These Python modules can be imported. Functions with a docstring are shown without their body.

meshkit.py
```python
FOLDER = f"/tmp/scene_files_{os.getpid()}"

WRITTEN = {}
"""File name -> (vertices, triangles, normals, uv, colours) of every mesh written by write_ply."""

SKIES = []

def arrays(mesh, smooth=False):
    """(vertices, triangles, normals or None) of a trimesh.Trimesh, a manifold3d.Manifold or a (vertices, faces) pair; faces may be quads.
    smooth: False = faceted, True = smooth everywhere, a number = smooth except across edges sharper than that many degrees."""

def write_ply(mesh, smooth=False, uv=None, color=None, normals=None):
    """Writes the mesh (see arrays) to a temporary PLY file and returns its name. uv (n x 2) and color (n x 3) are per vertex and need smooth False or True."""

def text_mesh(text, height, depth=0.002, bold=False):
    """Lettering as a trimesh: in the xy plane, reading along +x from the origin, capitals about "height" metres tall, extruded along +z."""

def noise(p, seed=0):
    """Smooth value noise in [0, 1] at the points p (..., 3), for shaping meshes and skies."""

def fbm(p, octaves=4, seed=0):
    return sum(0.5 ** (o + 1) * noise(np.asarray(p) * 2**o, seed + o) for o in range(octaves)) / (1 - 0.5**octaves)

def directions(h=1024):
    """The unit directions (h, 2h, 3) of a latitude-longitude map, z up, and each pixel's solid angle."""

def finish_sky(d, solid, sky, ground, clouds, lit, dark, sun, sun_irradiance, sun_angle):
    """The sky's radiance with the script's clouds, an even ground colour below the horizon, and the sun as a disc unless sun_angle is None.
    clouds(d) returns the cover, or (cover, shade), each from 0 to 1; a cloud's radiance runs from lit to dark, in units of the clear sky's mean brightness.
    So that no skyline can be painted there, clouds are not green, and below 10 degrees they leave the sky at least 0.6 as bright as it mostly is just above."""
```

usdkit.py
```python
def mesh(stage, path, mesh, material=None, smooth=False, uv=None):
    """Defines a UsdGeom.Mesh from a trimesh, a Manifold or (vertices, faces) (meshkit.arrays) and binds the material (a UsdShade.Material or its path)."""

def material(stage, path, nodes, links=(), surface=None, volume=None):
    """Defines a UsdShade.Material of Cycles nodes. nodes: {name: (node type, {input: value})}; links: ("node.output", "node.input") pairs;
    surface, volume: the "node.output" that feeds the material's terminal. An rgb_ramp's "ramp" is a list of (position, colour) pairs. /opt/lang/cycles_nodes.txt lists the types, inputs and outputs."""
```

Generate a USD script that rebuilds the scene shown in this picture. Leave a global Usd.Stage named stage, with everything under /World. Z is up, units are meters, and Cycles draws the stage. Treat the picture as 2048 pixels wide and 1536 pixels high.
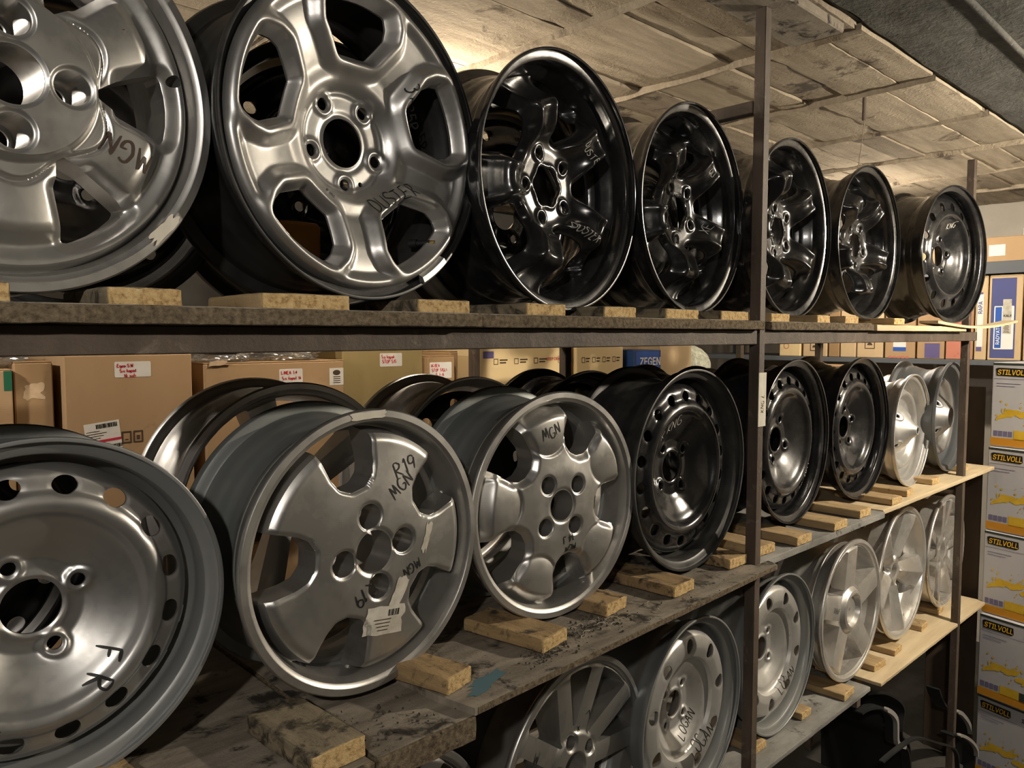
import math, random
import numpy as np, trimesh, shapely
import shapely.geometry as sg
from shapely import affinity
from scipy.interpolate import PchipInterpolator
import manifold3d as m3
import usdkit, meshkit
from pxr import Usd, UsdGeom, Gf, Sdf

stage = Usd.Stage.CreateInMemory()
UsdGeom.SetStageUpAxis(stage, UsdGeom.Tokens.z)
UsdGeom.SetStageMetersPerUnit(stage, 1.0)
UsdGeom.Xform.Define(stage, '/World')
PI = math.pi
RNG = np.random.default_rng(7)

# ------------------------------------------------------------------ camera, lamps, exposure
EXPOSURE = 0.12
F_PX = 1540.0
yaw = math.atan2(1626, F_PX); pit = math.atan2(98, F_PX)
fwd = np.array([math.cos(yaw)*math.cos(pit), math.sin(yaw)*math.cos(pit), -math.sin(pit)])
rgt = np.array([math.sin(yaw), -math.cos(yaw), 0.0]); upv = np.cross(rgt, fwd)
cam = UsdGeom.Camera.Define(stage, '/World/camera')
cam.AddTransformOp().Set(Gf.Matrix4d(*rgt, 0, *upv, 0, *(-fwd), 0, 0, 0, 1.5, 1))
cam.CreateHorizontalApertureAttr(36.0); cam.CreateVerticalApertureAttr(27.0)
cam.CreateFocalLengthAttr(36.0*F_PX/2048)
cam.CreateClippingRangeAttr(Gf.Vec2f(0.02, 50))
cam.CreateExposureAttr(EXPOSURE)
# bulbs: (x, y, z, strength, colour)
LAMPS = [(-0.60, -0.30, 1.98, 1250, (1.0, 0.93, 0.84), 'bare bulb hanging over the near end of the aisle'),
         (2.75, -0.28, 1.96, 4300, (1.0, 0.88, 0.70), 'bare bulb hanging over the far end of the aisle'),
         (-0.35, 1.72, 1.93, 1000, (1.0, 0.89, 0.76), 'bare bulb hanging close under the ceiling behind the rack, near end'),
         (1.28, 1.72, 2.03, 560, (1.0, 0.85, 0.66), 'bare bulb hanging close under the ceiling behind the rack, middle'),
         (3.62, 1.50, 1.95, 420, (1.0, 0.88, 0.72), 'bare bulb hanging before the far radiator boxes')]
dome = UsdGeom.Scope.Define(stage, '/World/Looks')

# ------------------------------------------------------------------ materials
def mat(name, nodes, links=(), surface='p.BSDF'):
    return usdkit.material(stage, '/World/Looks/'+name, nodes, links, surface=surface)

def paint(name, col, metallic, rough, coat=0.0, dust=0.25, dustcol=(0.25, 0.22, 0.18), flake=True, spec=0.5, bump=0.02):
    n = {'g': ('geometry', {}),
         'n1': ('noise_texture', {'scale': 9.0, 'detail': 5.0, 'roughness': 0.65}),
         'n2': ('noise_texture', {'scale': 900.0, 'detail': 1.0}),
         'r1': ('rgb_ramp', {'ramp': [(0.42, (0, 0, 0)), (0.72, (1, 1, 1))]}),
         'mr': ('map_range', {'from_min': 0.0, 'from_max': 1.0, 'to_min': rough, 'to_max': min(1, rough+0.22)}),
         'md': ('math', {'math_type': 'multiply', 'value2': dust}),
         'mx': ('mix', {'color1': col, 'color2': dustcol}),
         'b': ('bump', {'strength': bump, 'distance': 0.001}),
         'p': ('principled_bsdf', {'metallic': metallic, 'coat_weight': coat, 'coat_roughness': 0.12, 'specular_ior_level': spec})}
    L = [('g.position', 'n1.vector'), ('g.position', 'n2.vector'), ('n1.fac', 'r1.fac'), ('r1.color', 'mr.value'), ('mr.result', 'p.roughness'),
         ('r1.color', 'md.value1'), ('md.value', 'mx.fac'), ('mx.color', 'p.base_color'), ('n2.fac', 'b.height'), ('b.normal', 'p.normal')]
    return mat(name, n, L)

def rough_mat(name, c1, c2, scale=(8, 8, 8), rough=0.85, bump=0.3, bscale=40.0, c3=None, detail=6.0, bdist=0.004, spots=None, coord='geometry'):
    n = {'g': ('geometry', {}), 'm': ('mapping', {'scale': scale}),
         'n1': ('noise_texture', {'scale': 1.0, 'detail': detail, 'roughness': 0.62}),
         'r1': ('rgb_ramp', {'ramp': [(0.3, c1), (0.7, c2)] if c3 is None else [(0.28, c1), (0.5, c2), (0.72, c3)]}),
         'n2': ('noise_texture', {'scale': bscale, 'detail': 5.0, 'roughness': 0.7}),
         'b': ('bump', {'strength': bump, 'distance': bdist}),
         'p': ('principled_bsdf', {'roughness': rough, 'specular_ior_level': 0.25})}
    L = [('g.position', 'm.vector'), ('m.vector', 'n1.vector'), ('n1.fac', 'r1.fac'), ('g.position', 'n2.vector'), ('n2.fac', 'b.height'), ('b.normal', 'p.normal')]
    if spots:
        col, sc, lo, hi = spots
        n['n3'] = ('noise_texture', {'scale': sc, 'detail': 6.0, 'roughness': 0.7, 'distortion': 0.6})
        n['r3'] = ('rgb_ramp', {'ramp': [(lo, (0, 0, 0)), (hi, (1, 1, 1))]})
        n['mx'] = ('mix', {'color2': col})
        L += [('g.position', 'n3.vector'), ('n3.fac', 'r3.fac'), ('r3.color', 'mx.fac'), ('r1.color', 'mx.color1'), ('mx.color', 'p.base_color')]
    else:
        L += [('r1.color', 'p.base_color')]
    return mat(name, n, L)

def flat(name, col, rough=0.7, metallic=0.0):
    return mat(name, {'p': ('principled_bsdf', {'base_color': col, 'roughness': rough, 'metallic': metallic, 'specular_ior_level': 0.3})})

M = {}
M['silver'] = paint('silver', (0.41, 0.405, 0.395), 0.87, 0.34, dust=0.22, dustcol=(0.26, 0.22, 0.17))
M['silver2'] = paint('silver_bright', (0.62, 0.61, 0.59), 0.78, 0.33, dust=0.18)
M['alloy'] = paint('alloy', (0.47, 0.462, 0.445), 0.89, 0.32, dust=0.27, dustcol=(0.22, 0.20, 0.17))
M['alloy2'] = paint('alloy_bright', (0.72, 0.70, 0.665), 0.80, 0.29, dust=0.15)
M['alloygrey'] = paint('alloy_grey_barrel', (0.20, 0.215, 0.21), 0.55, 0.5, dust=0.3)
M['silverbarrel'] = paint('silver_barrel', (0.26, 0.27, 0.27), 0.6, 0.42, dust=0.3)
M['black'] = paint('black_gloss', (0.010, 0.010, 0.011), 0.0, 0.17, coat=0.6, dust=0.10, dustcol=(0.10, 0.09, 0.075), spec=0.6, bump=0.01)
M['blacksatin'] = paint('black_satin', (0.012, 0.012, 0.012), 0.0, 0.34, dust=0.25, dustcol=(0.06, 0.055, 0.05))
M['blackworn'] = paint('black_worn', (0.022, 0.022, 0.021), 0.15, 0.36, dust=0.5, dustcol=(0.10, 0.095, 0.085))
M['greysteel'] = paint('grey_steel', (0.13, 0.14, 0.15), 0.5, 0.38, dust=0.3)
M['ink'] = flat('marker_ink', (0.012, 0.011, 0.010), 0.5)
M['inkbrown'] = flat('marker_ink_brown', (0.05, 0.03, 0.02), 0.5)
M['chalk'] = flat('chalk_mark', (0.42, 0.41, 0.38), 0.9)
M['redink'] = flat('red_ink', (0.55, 0.03, 0.05), 0.6)
M['paper'] = rough_mat('paper', (0.62, 0.60, 0.56), (0.74, 0.72, 0.68), (20, 20, 20), 0.8, 0.05)
M['paperdirty'] = rough_mat('paper_dirty', (0.34, 0.31, 0.25), (0.60, 0.57, 0.50), (30, 30, 30), 0.75, 0.1)
M['tape'] = rough_mat('masking_tape', (0.50, 0.46, 0.38), (0.62, 0.58, 0.50), (60, 60, 20), 0.75, 0.1)
M['brass'] = flat('brass', (0.62, 0.42, 0.14), 0.3, 1.0)
M['rubber'] = flat('rubber', (0.012, 0.012, 0.012), 0.6)
M['lead'] = flat('balance_weight_metal', (0.34, 0.34, 0.33), 0.42, 0.8)
M['rust'] = rough_mat('painted_rusty_steel', (0.050, 0.036, 0.027), (0.115, 0.088, 0.068), (14, 14, 5), 0.6, 0.35, 120, spots=((0.18, 0.148, 0.116), 22.0, 0.58, 0.74))
M['chip'] = rough_mat('chipboard_edge', (0.045, 0.034, 0.022), (0.17, 0.13, 0.085), (140, 140, 140), 0.95, 0.9, 260, c3=(0.27, 0.215, 0.14), bdist=0.006)
M['board'] = rough_mat('dusty_board', (0.12, 0.10, 0.077), (0.31, 0.27, 0.215), (7, 30, 10), 0.9, 0.5, 150, spots=((0.03, 0.026, 0.02), 16.0, 0.53, 0.63))
M['boardgrey'] = rough_mat('grey_board', (0.13, 0.125, 0.115), (0.30, 0.29, 0.265), (6, 16, 10), 0.9, 0.4, 150, spots=((0.045, 0.04, 0.035), 14.0, 0.57, 0.66))
M['ply'] = rough_mat('pale_plywood', (0.44, 0.34, 0.21), (0.60, 0.49, 0.32), (3, 26, 20), 0.8, 0.15, 90, spots=((0.26, 0.19, 0.11), 12.0, 0.66, 0.78))
M['wood'] = rough_mat('pine_block', (0.26, 0.18, 0.095), (0.46, 0.33, 0.175), (40, 6, 60), 0.85, 0.35, 90, spots=((0.10, 0.075, 0.045), 26.0, 0.60, 0.72))
M['wood2'] = rough_mat('dirty_pine_block', (0.13, 0.108, 0.075), (0.28, 0.228, 0.15), (40, 6, 60), 0.9, 0.5, 110, spots=((0.045, 0.038, 0.027), 28.0, 0.49, 0.61))
M['woodmid'] = rough_mat('stained_pine_block', (0.20, 0.135, 0.07), (0.43, 0.295, 0.145), (40, 6, 60), 0.9, 0.5, 110, spots=((0.055, 0.043, 0.03), 24.0, 0.50, 0.62))
M['darkwood'] = rough_mat('dark_brown_board', (0.05, 0.036, 0.024), (0.095, 0.068, 0.045), (5, 5, 2), 0.85, 0.2)
M['endgrain'] = rough_mat('sawn_end_grain', (0.22, 0.13, 0.05), (0.62, 0.43, 0.20), (150, 150, 150), 0.95, 0.9, 320, c3=(0.72, 0.55, 0.30))
M['orangewood'] = rough_mat('orange_plastic', (0.80, 0.30, 0.05), (0.90, 0.40, 0.09), (12, 12, 12), 0.45, 0.1)
def conc(name, a, b, spots):
    return rough_mat(name, a, b, (4, 30, 10), 0.92, 0.9, 85, spots=spots, bdist=0.010)
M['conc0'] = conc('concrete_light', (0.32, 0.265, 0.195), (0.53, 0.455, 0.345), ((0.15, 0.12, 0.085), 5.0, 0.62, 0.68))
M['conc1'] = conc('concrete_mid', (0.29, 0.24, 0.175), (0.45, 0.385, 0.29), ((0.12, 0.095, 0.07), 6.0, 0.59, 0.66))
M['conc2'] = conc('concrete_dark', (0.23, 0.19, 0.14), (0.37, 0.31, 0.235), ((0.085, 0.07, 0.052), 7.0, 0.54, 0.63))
M['conc_dark_and_shade'] = rough_mat('concrete_dark_and_shade', (0.05, 0.05, 0.045), (0.12, 0.118, 0.108), (5, 12, 10), 0.95, 0.8, 45, spots=((0.06, 0.055, 0.045), 8.0, 0.52, 0.66), bdist=0.01)  # dark concrete for the joint backing; over the aisle it stands in for shadow
M['wall'] = rough_mat('plaster_wall', (0.42, 0.385, 0.33), (0.54, 0.50, 0.44), (3, 3, 3), 0.92, 0.3, 40)
M['darkwall'] = rough_mat('dark_wall', (0.045, 0.042, 0.038), (0.085, 0.08, 0.07), (3, 3, 3), 0.92, 0.3, 40)
M['floor'] = rough_mat('concrete_floor', (0.035, 0.033, 0.03), (0.075, 0.07, 0.062), (4, 4, 4), 0.9, 0.4, 50)
def card(name, a, b):
    return rough_mat(name, a, b, (3, 3, 1.2), 0.85, 0.12, 160, bdist=0.002, spots=(tuple(0.72*np.array(a)), 7.0, 0.64, 0.80))
M['card0'] = card('cardboard_tan', (0.36, 0.235, 0.125), (0.43, 0.29, 0.165))
M['card1'] = card('cardboard_brown', (0.30, 0.19, 0.095), (0.36, 0.235, 0.125))
M['card2'] = card('cardboard_olive', (0.28, 0.215, 0.095), (0.34, 0.265, 0.125))
M['card3'] = card('cardboard_yellow', (0.70, 0.54, 0.29), (0.78, 0.61, 0.35))
M['card4'] = card('cardboard_pale', (0.50, 0.37, 0.215), (0.58, 0.435, 0.265))
M['tornpaper'] = rough_mat('torn_cardboard', (0.50, 0.36, 0.22), (0.62, 0.47, 0.31), (30, 30, 30), 0.9, 0.3)
M['packtape'] = flat('packing_tape', (0.40, 0.27, 0.14), 0.3)
M['greentape'] = flat('green_tape', (0.02, 0.12, 0.06), 0.5)
M['printdark'] = flat('dark_print', (0.07, 0.045, 0.03), 0.8)
M['printred'] = flat('red_print', (0.50, 0.17, 0.13), 0.8)
M['redpanel'] = flat('red_panel', (0.52, 0.20, 0.14), 0.7)
M['label_red'] = flat('label_red', (0.50, 0.03, 0.06), 0.6)
M['navy'] = flat('navy_print', (0.075, 0.085, 0.22), 0.7)
M['purple'] = flat('violet_print', (0.12, 0.10, 0.24), 0.7)
M['blue'] = flat('blue_print', (0.03, 0.10, 0.42), 0.6)
M['bluebox'] = flat('blue_box', (0.02, 0.06, 0.20), 0.5)
M['white'] = flat('white_print', (0.72, 0.71, 0.68), 0.6)
M['oilbox'] = rough_mat('white_carton', (0.42, 0.41, 0.43), (0.50, 0.49, 0.50), (3, 3, 3), 0.55, 0.04)
M['oilyellow'] = rough_mat('yellow_print', (0.55, 0.34, 0.02), (0.70, 0.46, 0.05), (20, 20, 20), 0.55, 0.04)
M['oilorange'] = flat('orange_print', (0.55, 0.24, 0.02), 0.55)
M['oildark'] = flat('dark_green_print', (0.035, 0.045, 0.04), 0.55)
M['logoblack'] = flat('logo_black', (0.012, 0.012, 0.012), 0.5)
M['logoyellow'] = flat('logo_yellow', (0.75, 0.45, 0.03), 0.5)
M['icon'] = flat('violet_icon', (0.16, 0.14, 0.24), 0.6)
M['plastic'] = mat('clear_plastic_bag', {'t': ('transparent_bsdf', {'color': (0.85, 0.86, 0.86)}), 'g': ('glossy_bsdf', {'color': (0.9, 0.9, 0.9), 'roughness': 0.18}),
                   'd': ('diffuse_bsdf', {'color': (0.42, 0.42, 0.41)}), 'm1': ('mix_closure', {'fac': 0.35}), 'm2': ('mix_closure', {'fac': 0.45})},
                   [('g.BSDF', 'm1.closure1'), ('d.BSDF', 'm1.closure2'), ('t.BSDF', 'm2.closure1'), ('m1.closure', 'm2.closure2')], surface='m2.closure')
M['speckled'] = rough_mat('speckled_sack', (0.25, 0.27, 0.2), (0.62, 0.62, 0.52), (60, 60, 60), 0.7, 0.2)
M['linerblack'] = paint('black_plastic', (0.008, 0.009, 0.009), 0.0, 0.55, dust=0.2, dustcol=(0.04, 0.04, 0.04))
M['linerlip'] = flat('grey_edge', (0.30, 0.29, 0.27), 0.5)
M['bluepaint'] = flat('blue_flake', (0.075, 0.14, 0.165), 0.7)
M['dust'] = flat('debris', (0.06, 0.055, 0.042), 0.95)
M['shaving'] = flat('pale_shaving', (0.45, 0.40, 0.30), 0.8)
M['cord'] = flat('string', (0.20, 0.16, 0.11), 0.9)
M['rail'] = flat('dark_grey_rail', (0.11, 0.12, 0.135), 0.5)

# ------------------------------------------------------------------ scene helpers
USED = {}
PRINT = ('barcode', 'sticker_barcode', 'print_line', 'label_print', 'sticker_print', 'marker_writing', 'red_handwriting', 'red_print', 'slip_print', 'lettering', 'oil_splash', 'printed_icon')
def numbered(parent, name):
    k = (parent, name); n = USED.get(k, 0); USED[k] = n+1
    return name if n == 0 else '%s_%03d' % (name, n)

def setdata(prim, **kw):
    for k, v in kw.items():
        if v: prim.SetCustomDataByKey(k, v)

def thing(name, label, category, loc=(0, 0, 0), rotz=0.0, group=None):
    path = '/World/' + numbered('/World', name)
    x = UsdGeom.Xform.Define(stage, path)
    x.AddTranslateOp().Set(Gf.Vec3d(*map(float, loc)))
    if rotz: x.AddRotateZOp().Set(float(rotz))
    setdata(x.GetPrim(), label=label, category=category, group=group)
    return path

def obj(name, mesh, m, parent='/World', smooth=False, **data):
    path = parent + '/' + numbered(parent, name)
    p = usdkit.mesh(stage, path, mesh, M[m] if isinstance(m, str) else m, smooth=smooth)
    if name in PRINT: data['kind'] = 'stuff'
    setdata(p.GetPrim(), **data)
    return path

def cat(*ms):
    return trimesh.util.concatenate([x for x in ms if x is not None])

def rbox(x0, x1, y0, y1, z0, z1, b=0.002):
    b = min(b, (x1-x0)*.45, (y1-y0)*.45, (z1-z0)*.45)
    pts = []
    for sx in (0, 1):
        for sy in (0, 1):
            for sz in (0, 1):
                c = np.array([(x0, x1)[sx], (y0, y1)[sy], (z0, z1)[sz]]); d = np.array([1-2*sx, 1-2*sy, 1-2*sz])*b
                pts += [c+d*[0, 1, 1], c+d*[1, 0, 1], c+d*[1, 1, 0]]
    return trimesh.convex.convex_hull(np.array(pts))

def rough_box(x0, x1, y0, y1, z0, z1, step=0.02, amp=0.0015, freq=60, seed=0, b=0.003):
    h = rbox(x0, x1, y0, y1, z0, z1, b)
    q = m3.Manifold(m3.Mesh(h.vertices.astype(np.float32), h.faces.astype(np.uint32))).refine_to_length(step).to_mesh()
    m = trimesh.Trimesh(np.asarray(q.vert_properties)[:, :3].astype(float), np.asarray(q.tri_verts), process=False)
    n = m.vertex_normals
    v = m.vertices + n*((meshkit.fbm(m.vertices*freq, 3, seed)-0.5)*2*amp)[:, None]
    v[:, 2] = np.maximum(v[:, 2], z0)
    m.vertices = v
    return m

def tube(pts, r, n=8):
    pts = np.asarray(pts, float); out = []
    T = np.gradient(pts, axis=0); T /= np.linalg.norm(T, axis=1)[:, None]
    ref = np.array([0, 0, 1.0]) if abs(T[0][2]) < 0.9 else np.array([1.0, 0, 0])
    V = []
    for p, t in zip(pts, T):
        a = np.cross(t, ref); a /= np.linalg.norm(a); b = np.cross(t, a)
        th = np.linspace(0, 2*PI, n, endpoint=False)
        V.append(p + r*(np.cos(th)[:, None]*a + np.sin(th)[:, None]*b))
    V = np.vstack(V); F = []
    for i in range(len(pts)-1):
        for j in range(n):
            a, b_, c, d = i*n+j, i*n+(j+1) % n, (i+1)*n+(j+1) % n, (i+1)*n+j
            F += [[a, d, c], [a, c, b_]]
    k = len(V); V = np.vstack([V, pts[0], pts[-1]])
    for j in range(n):
        F += [[k, j, (j+1) % n], [k+1, (len(pts)-1)*n+(j+1) % n, (len(pts)-1)*n+j]]
    m = trimesh.Trimesh(V, np.array(F), process=False); m.fix_normals()
    return m

def xf(m, mtx):
    m = m.copy(); m.apply_transform(mtx); return m

def rot(axis, deg):
    return trimesh.transformations.rotation_matrix(math.radians(deg), axis)

def tr(x, y, z):
    return trimesh.transformations.translation_matrix([x, y, z])

# stroke font for handwriting: polylines on a 0.62 x 1 cell
def arc(cx, cy, rx, ry, a0, a1, n=9):
    t = np.radians(np.linspace(a0, a1, n)); return [(cx+rx*math.cos(a), cy+ry*math.sin(a)) for a in t]
FONT = {
 'A': [[(0, 0), (.28, 1), (.56, 0)], [(.1, .38), (.46, .38)]],
 'B': [[(.05, 0), (.05, 1)], [(.05, 1)]+arc(.2, .77, .28, .23, 90, -90)+[(.05, .54)], [(.05, .54)]+arc(.22, .27, .32, .27, 90, -90)+[(.05, 0)]],
 'D': [[(.05, 0), (.05, 1)], [(0, 1)]+arc(.1, .5, .46, .5, 90, -90)+[(.0, 0)]],
 'E': [[(.5, 1), (.06, .97), (.04, .02), (.52, 0)], [(.06, .52), (.42, .54)]],
 'F': [[(.5, 1), (.06, 1), (.06, 0)], [(.06, .55), (.42, .55)]],
 'G': [arc(.32, .5, .30, .5, 50, 330, 14)+[(.56, .42), (.34, .42)]],
 'I': [[(.2, 0), (.2, 1)]],
 'J': [[(.4, 1), (.4, .25)]+arc(.22, .22, .18, .22, 0, -170)],
 'K': [[(.05, 0), (.05, 1)], [(.52, 1), (.06, .42), (.55, 0)]],
 'L': [[(.06, 1), (.04, 0), (.5, .03)]],
 'M': [[(0, 0), (.12, 1), (.30, .25), (.48, 1), (.62, 0)]],
 'N': [[(.02, 0), (.06, .98), (.50, .03), (.54, 1)]],
 'O': [arc(.3, .5, .29, .5, 80, 440, 16)],
 'P': [[(.05, 0), (.05, 1)], [(.05, 1)]+arc(.2, .74, .3, .26, 90, -90)+[(.05, .48)]],
 'R': [[(.05, 0), (.05, 1)], [(.05, 1)]+arc(.2, .76, .3, .24, 90, -90)+[(.05, .52), (.55, 0)]],
 'S': [arc(.28, .75, .25, .25, 30, 270, 9)+arc(.28, .25, .26, .25, 90, -150, 9)],
 'T': [[(0, .97), (.56, 1)], [(.28, .98), (.27, 0)]],
 'U': [[(.02, 1), (.02, .3)]+arc(.28, .28, .26, .28, 180, 360)+[(.54, 1)]],
 'W': [[(0, 1), (.14, 0), (.30, .7), (.46, 0), (.62, 1)]],
 'X': [[(0, 0), (.55, 1)], [(0, 1), (.55, 0)]],
 '1': [[(.12, .8), (.28, 1), (.26, 0)]], '3': [arc(.24, .76, .26, .24, 140, -90, 8)+arc(.24, .27, .30, .27, 90, -140, 8)],
 '4': [[(.36, 0), (.38, 1), (.0, .35), (.56, .35)]], '5': [[(.5, 1), (.1, 1), (.07, .56)]+arc(.25, .32, .28, .32, 100, -140, 9)],
 '7': [[(.02, 1), (.54, 1), (.2, 0)], [(.16, .5), (.48, .5)]], '9': [arc(.27, .72, .24, .28, 10, 370, 12)+[(.50, .6), (.36, 0)]],
 '.': [[(.1, 0), (.14, .04)]], '-': [[(.08, .45), (.45, .45)]], ' ': [],
 'a': [arc(.22, .28, .2, .28, 40, 330, 10)+[(.44, .55), (.44, 0)]], 'e': [[(.04, .3), (.42, .32)]+arc(.23, .29, .2, .28, 10, 310, 10)],
 'g': [arc(.22, .3, .2, .26, 40, 330, 10)+[(.44, .55), (.42, -.25), (.1, -.28)]], 'i': [[(.15, .5), (.15, 0)], [(.15, .75), (.17, .72)]],
 'k': [[(.06, 1), (.06, 0)], [(.4, .55), (.07, .25), (.44, 0)]], 'l': [[(.12, 1), (.12, 0)]], 'n': [[(.05, .55), (.05, 0)], [(.05, .4)]+arc(.24, .35, .17, .2, 150, 0)+[(.42, 0)]],
 'p': [[(.06, .55), (.06, -.35)], [(.06, .5)]+arc(.2, .28, .2, .27, 90, -90)+[(.06, .02)]], 'r': [[(.06, .55), (.06, 0)], [(.06, .35), (.2, .53), (.36, .52)]],
 's': [arc(.2, .42, .16, .14, 30, 270, 7)+arc(.2, .14, .17, .14, 90, -150, 7)], 't': [[(.2, .9), (.2, .1), (.36, .0)], [(.04, .6), (.38, .6)]],
 'u': [[(.05, .55), (.07, .1), (.25, 0), (.4, .15), (.42, .55)], [(.42, .3), (.44, 0)]],
}
WID = {'I': .4, '1': .5, '.': .28, 'i': .3, 'l': .28, ' ': .45, 'M': .8, 'W': .8, 't': .48, 'r': .45, 's': .48, 'e': .56, 'a': .58, 'g': .58, 'k': .56, 'n': .56, 'p': .55, 'u': .56}
def strokes(text, h, jitter=0.03, seed=1):
    rg = np.random.default_rng(seed); out = []; x = 0
    for ch in text:
        sl = rg.normal(0, 0.05); dy = rg.normal(0, 0.04)
        for line in FONT.get(ch, []):
            a = np.array(line, float); a = a + rg.normal(0, jitter*0.5, a.shape)
            out.append(np.stack([(x+a[:, 0]+sl*a[:, 1])*h, (a[:, 1]+dy)*h], 1))
        x += WID.get(ch, .72)
    return out, x*h

def ribbon2d(line, w, step=0.002):
    """resampled stroke of width w: centre points and side offsets"""
    ls = sg.LineString(line)
    if ls.length < 1e-6: return None
    n = max(2, int(ls.length/step)+1)
    p = np.array([ls.interpolate(t, normalized=True).coords[0] for t in np.linspace(0, 1, n)])
    t = np.gradient(p, axis=0); t /= np.maximum(np.linalg.norm(t, axis=1), 1e-9)[:, None]
    nrm = np.stack([-t[:, 1], t[:, 0]], 1)
    ww = w*0.5*np.clip(np.minimum(np.linspace(0.5, 4, n), np.linspace(4, 0.5, n)), 0, 1)[:, None]
    return p+nrm*ww, p-nrm*ww

def surface_writing(lines, w, zf, lift=0.0006, thick=0.0004):
    """handwriting as thin ink ribbons lying on the surface z = zf(x, y)"""
    V, Fc, k = [], [], 0
    for ln in lines:
        rb = ribbon2d(ln, w)
        if rb is None: continue
        a, b = rb; n = len(a)
        for q in (a, b): V.append(np.column_stack([q, zf(q[:, 0], q[:, 1])+lift]))
        for i in range(n-1):
            Fc += [[k+i, k+n+i, k+n+i+1], [k+i, k+n+i+1, k+i+1]]
        k += 2*n
    return trimesh.Trimesh(np.vstack(V), np.array(Fc), process=False)

def place2d(lines, x, y, ang):
    c, s = math.cos(math.radians(ang)), math.sin(math.radians(ang))
    return [np.stack([x+l[:, 0]*c-l[:, 1]*s, y+l[:, 0]*s+l[:, 1]*c], 1) for l in lines]

def patch(poly, zf, lift=0.0008, step=0.006):
    """thin sticker following the surface"""
    if poly.geom_type == 'MultiPolygon': return cat(*[patch(g, zf, lift, step) for g in poly.geoms])
    tri = trimesh.creation.triangulate_polygon(poly, engine='earcut')
    v = np.column_stack([tri[0], np.zeros(len(tri[0]))])
    v, f = trimesh.remesh.subdivide_to_size(v, tri[1], step, max_iter=12)
    v[:, 2] = zf(v[:, 0], v[:, 1])+lift
    m = trimesh.Trimesh(v, f, process=False)
    if len(f) and m.face_normals[:, 2].mean() < 0: m.invert()
    return m

# ------------------------------------------------------------------ the room
def struct(name, mesh, m, smooth=False, label=None):
    return obj(name, mesh, m, smooth=smooth, kind='structure', label=label)
X0, X1, Y0, Y1, ZC, ZF = -2.2, 4.75, -1.7, 3.4, 2.2, -.2
struct('floor', trimesh.creation.box(bounds=[[X0, Y0, ZF-.1], [X1, Y1, ZF]]), 'floor', label='dark concrete basement floor')
struct('wall_back', trimesh.creation.box(bounds=[[X0, Y1, ZF], [X1, Y1+.1, ZC+.1]]), 'darkwall', label='dark wall behind the racks')
struct('wall_front', trimesh.creation.box(bounds=[[X0, Y0-.1, ZF], [X1, Y0, ZC+.1]]), 'darkwall', label='dark wall across the aisle')
struct('wall_left', trimesh.creation.box(bounds=[[X0-.1, Y0, ZF], [X0, Y1, ZC+.1]]), 'darkwall', label='dark wall at the near end')
struct('wall_right', trimesh.creation.box(bounds=[[X1, Y0, ZF], [X1+.1, Y1, ZC+.1]]), 'wall', label='pale plaster wall at the far end')
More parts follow.
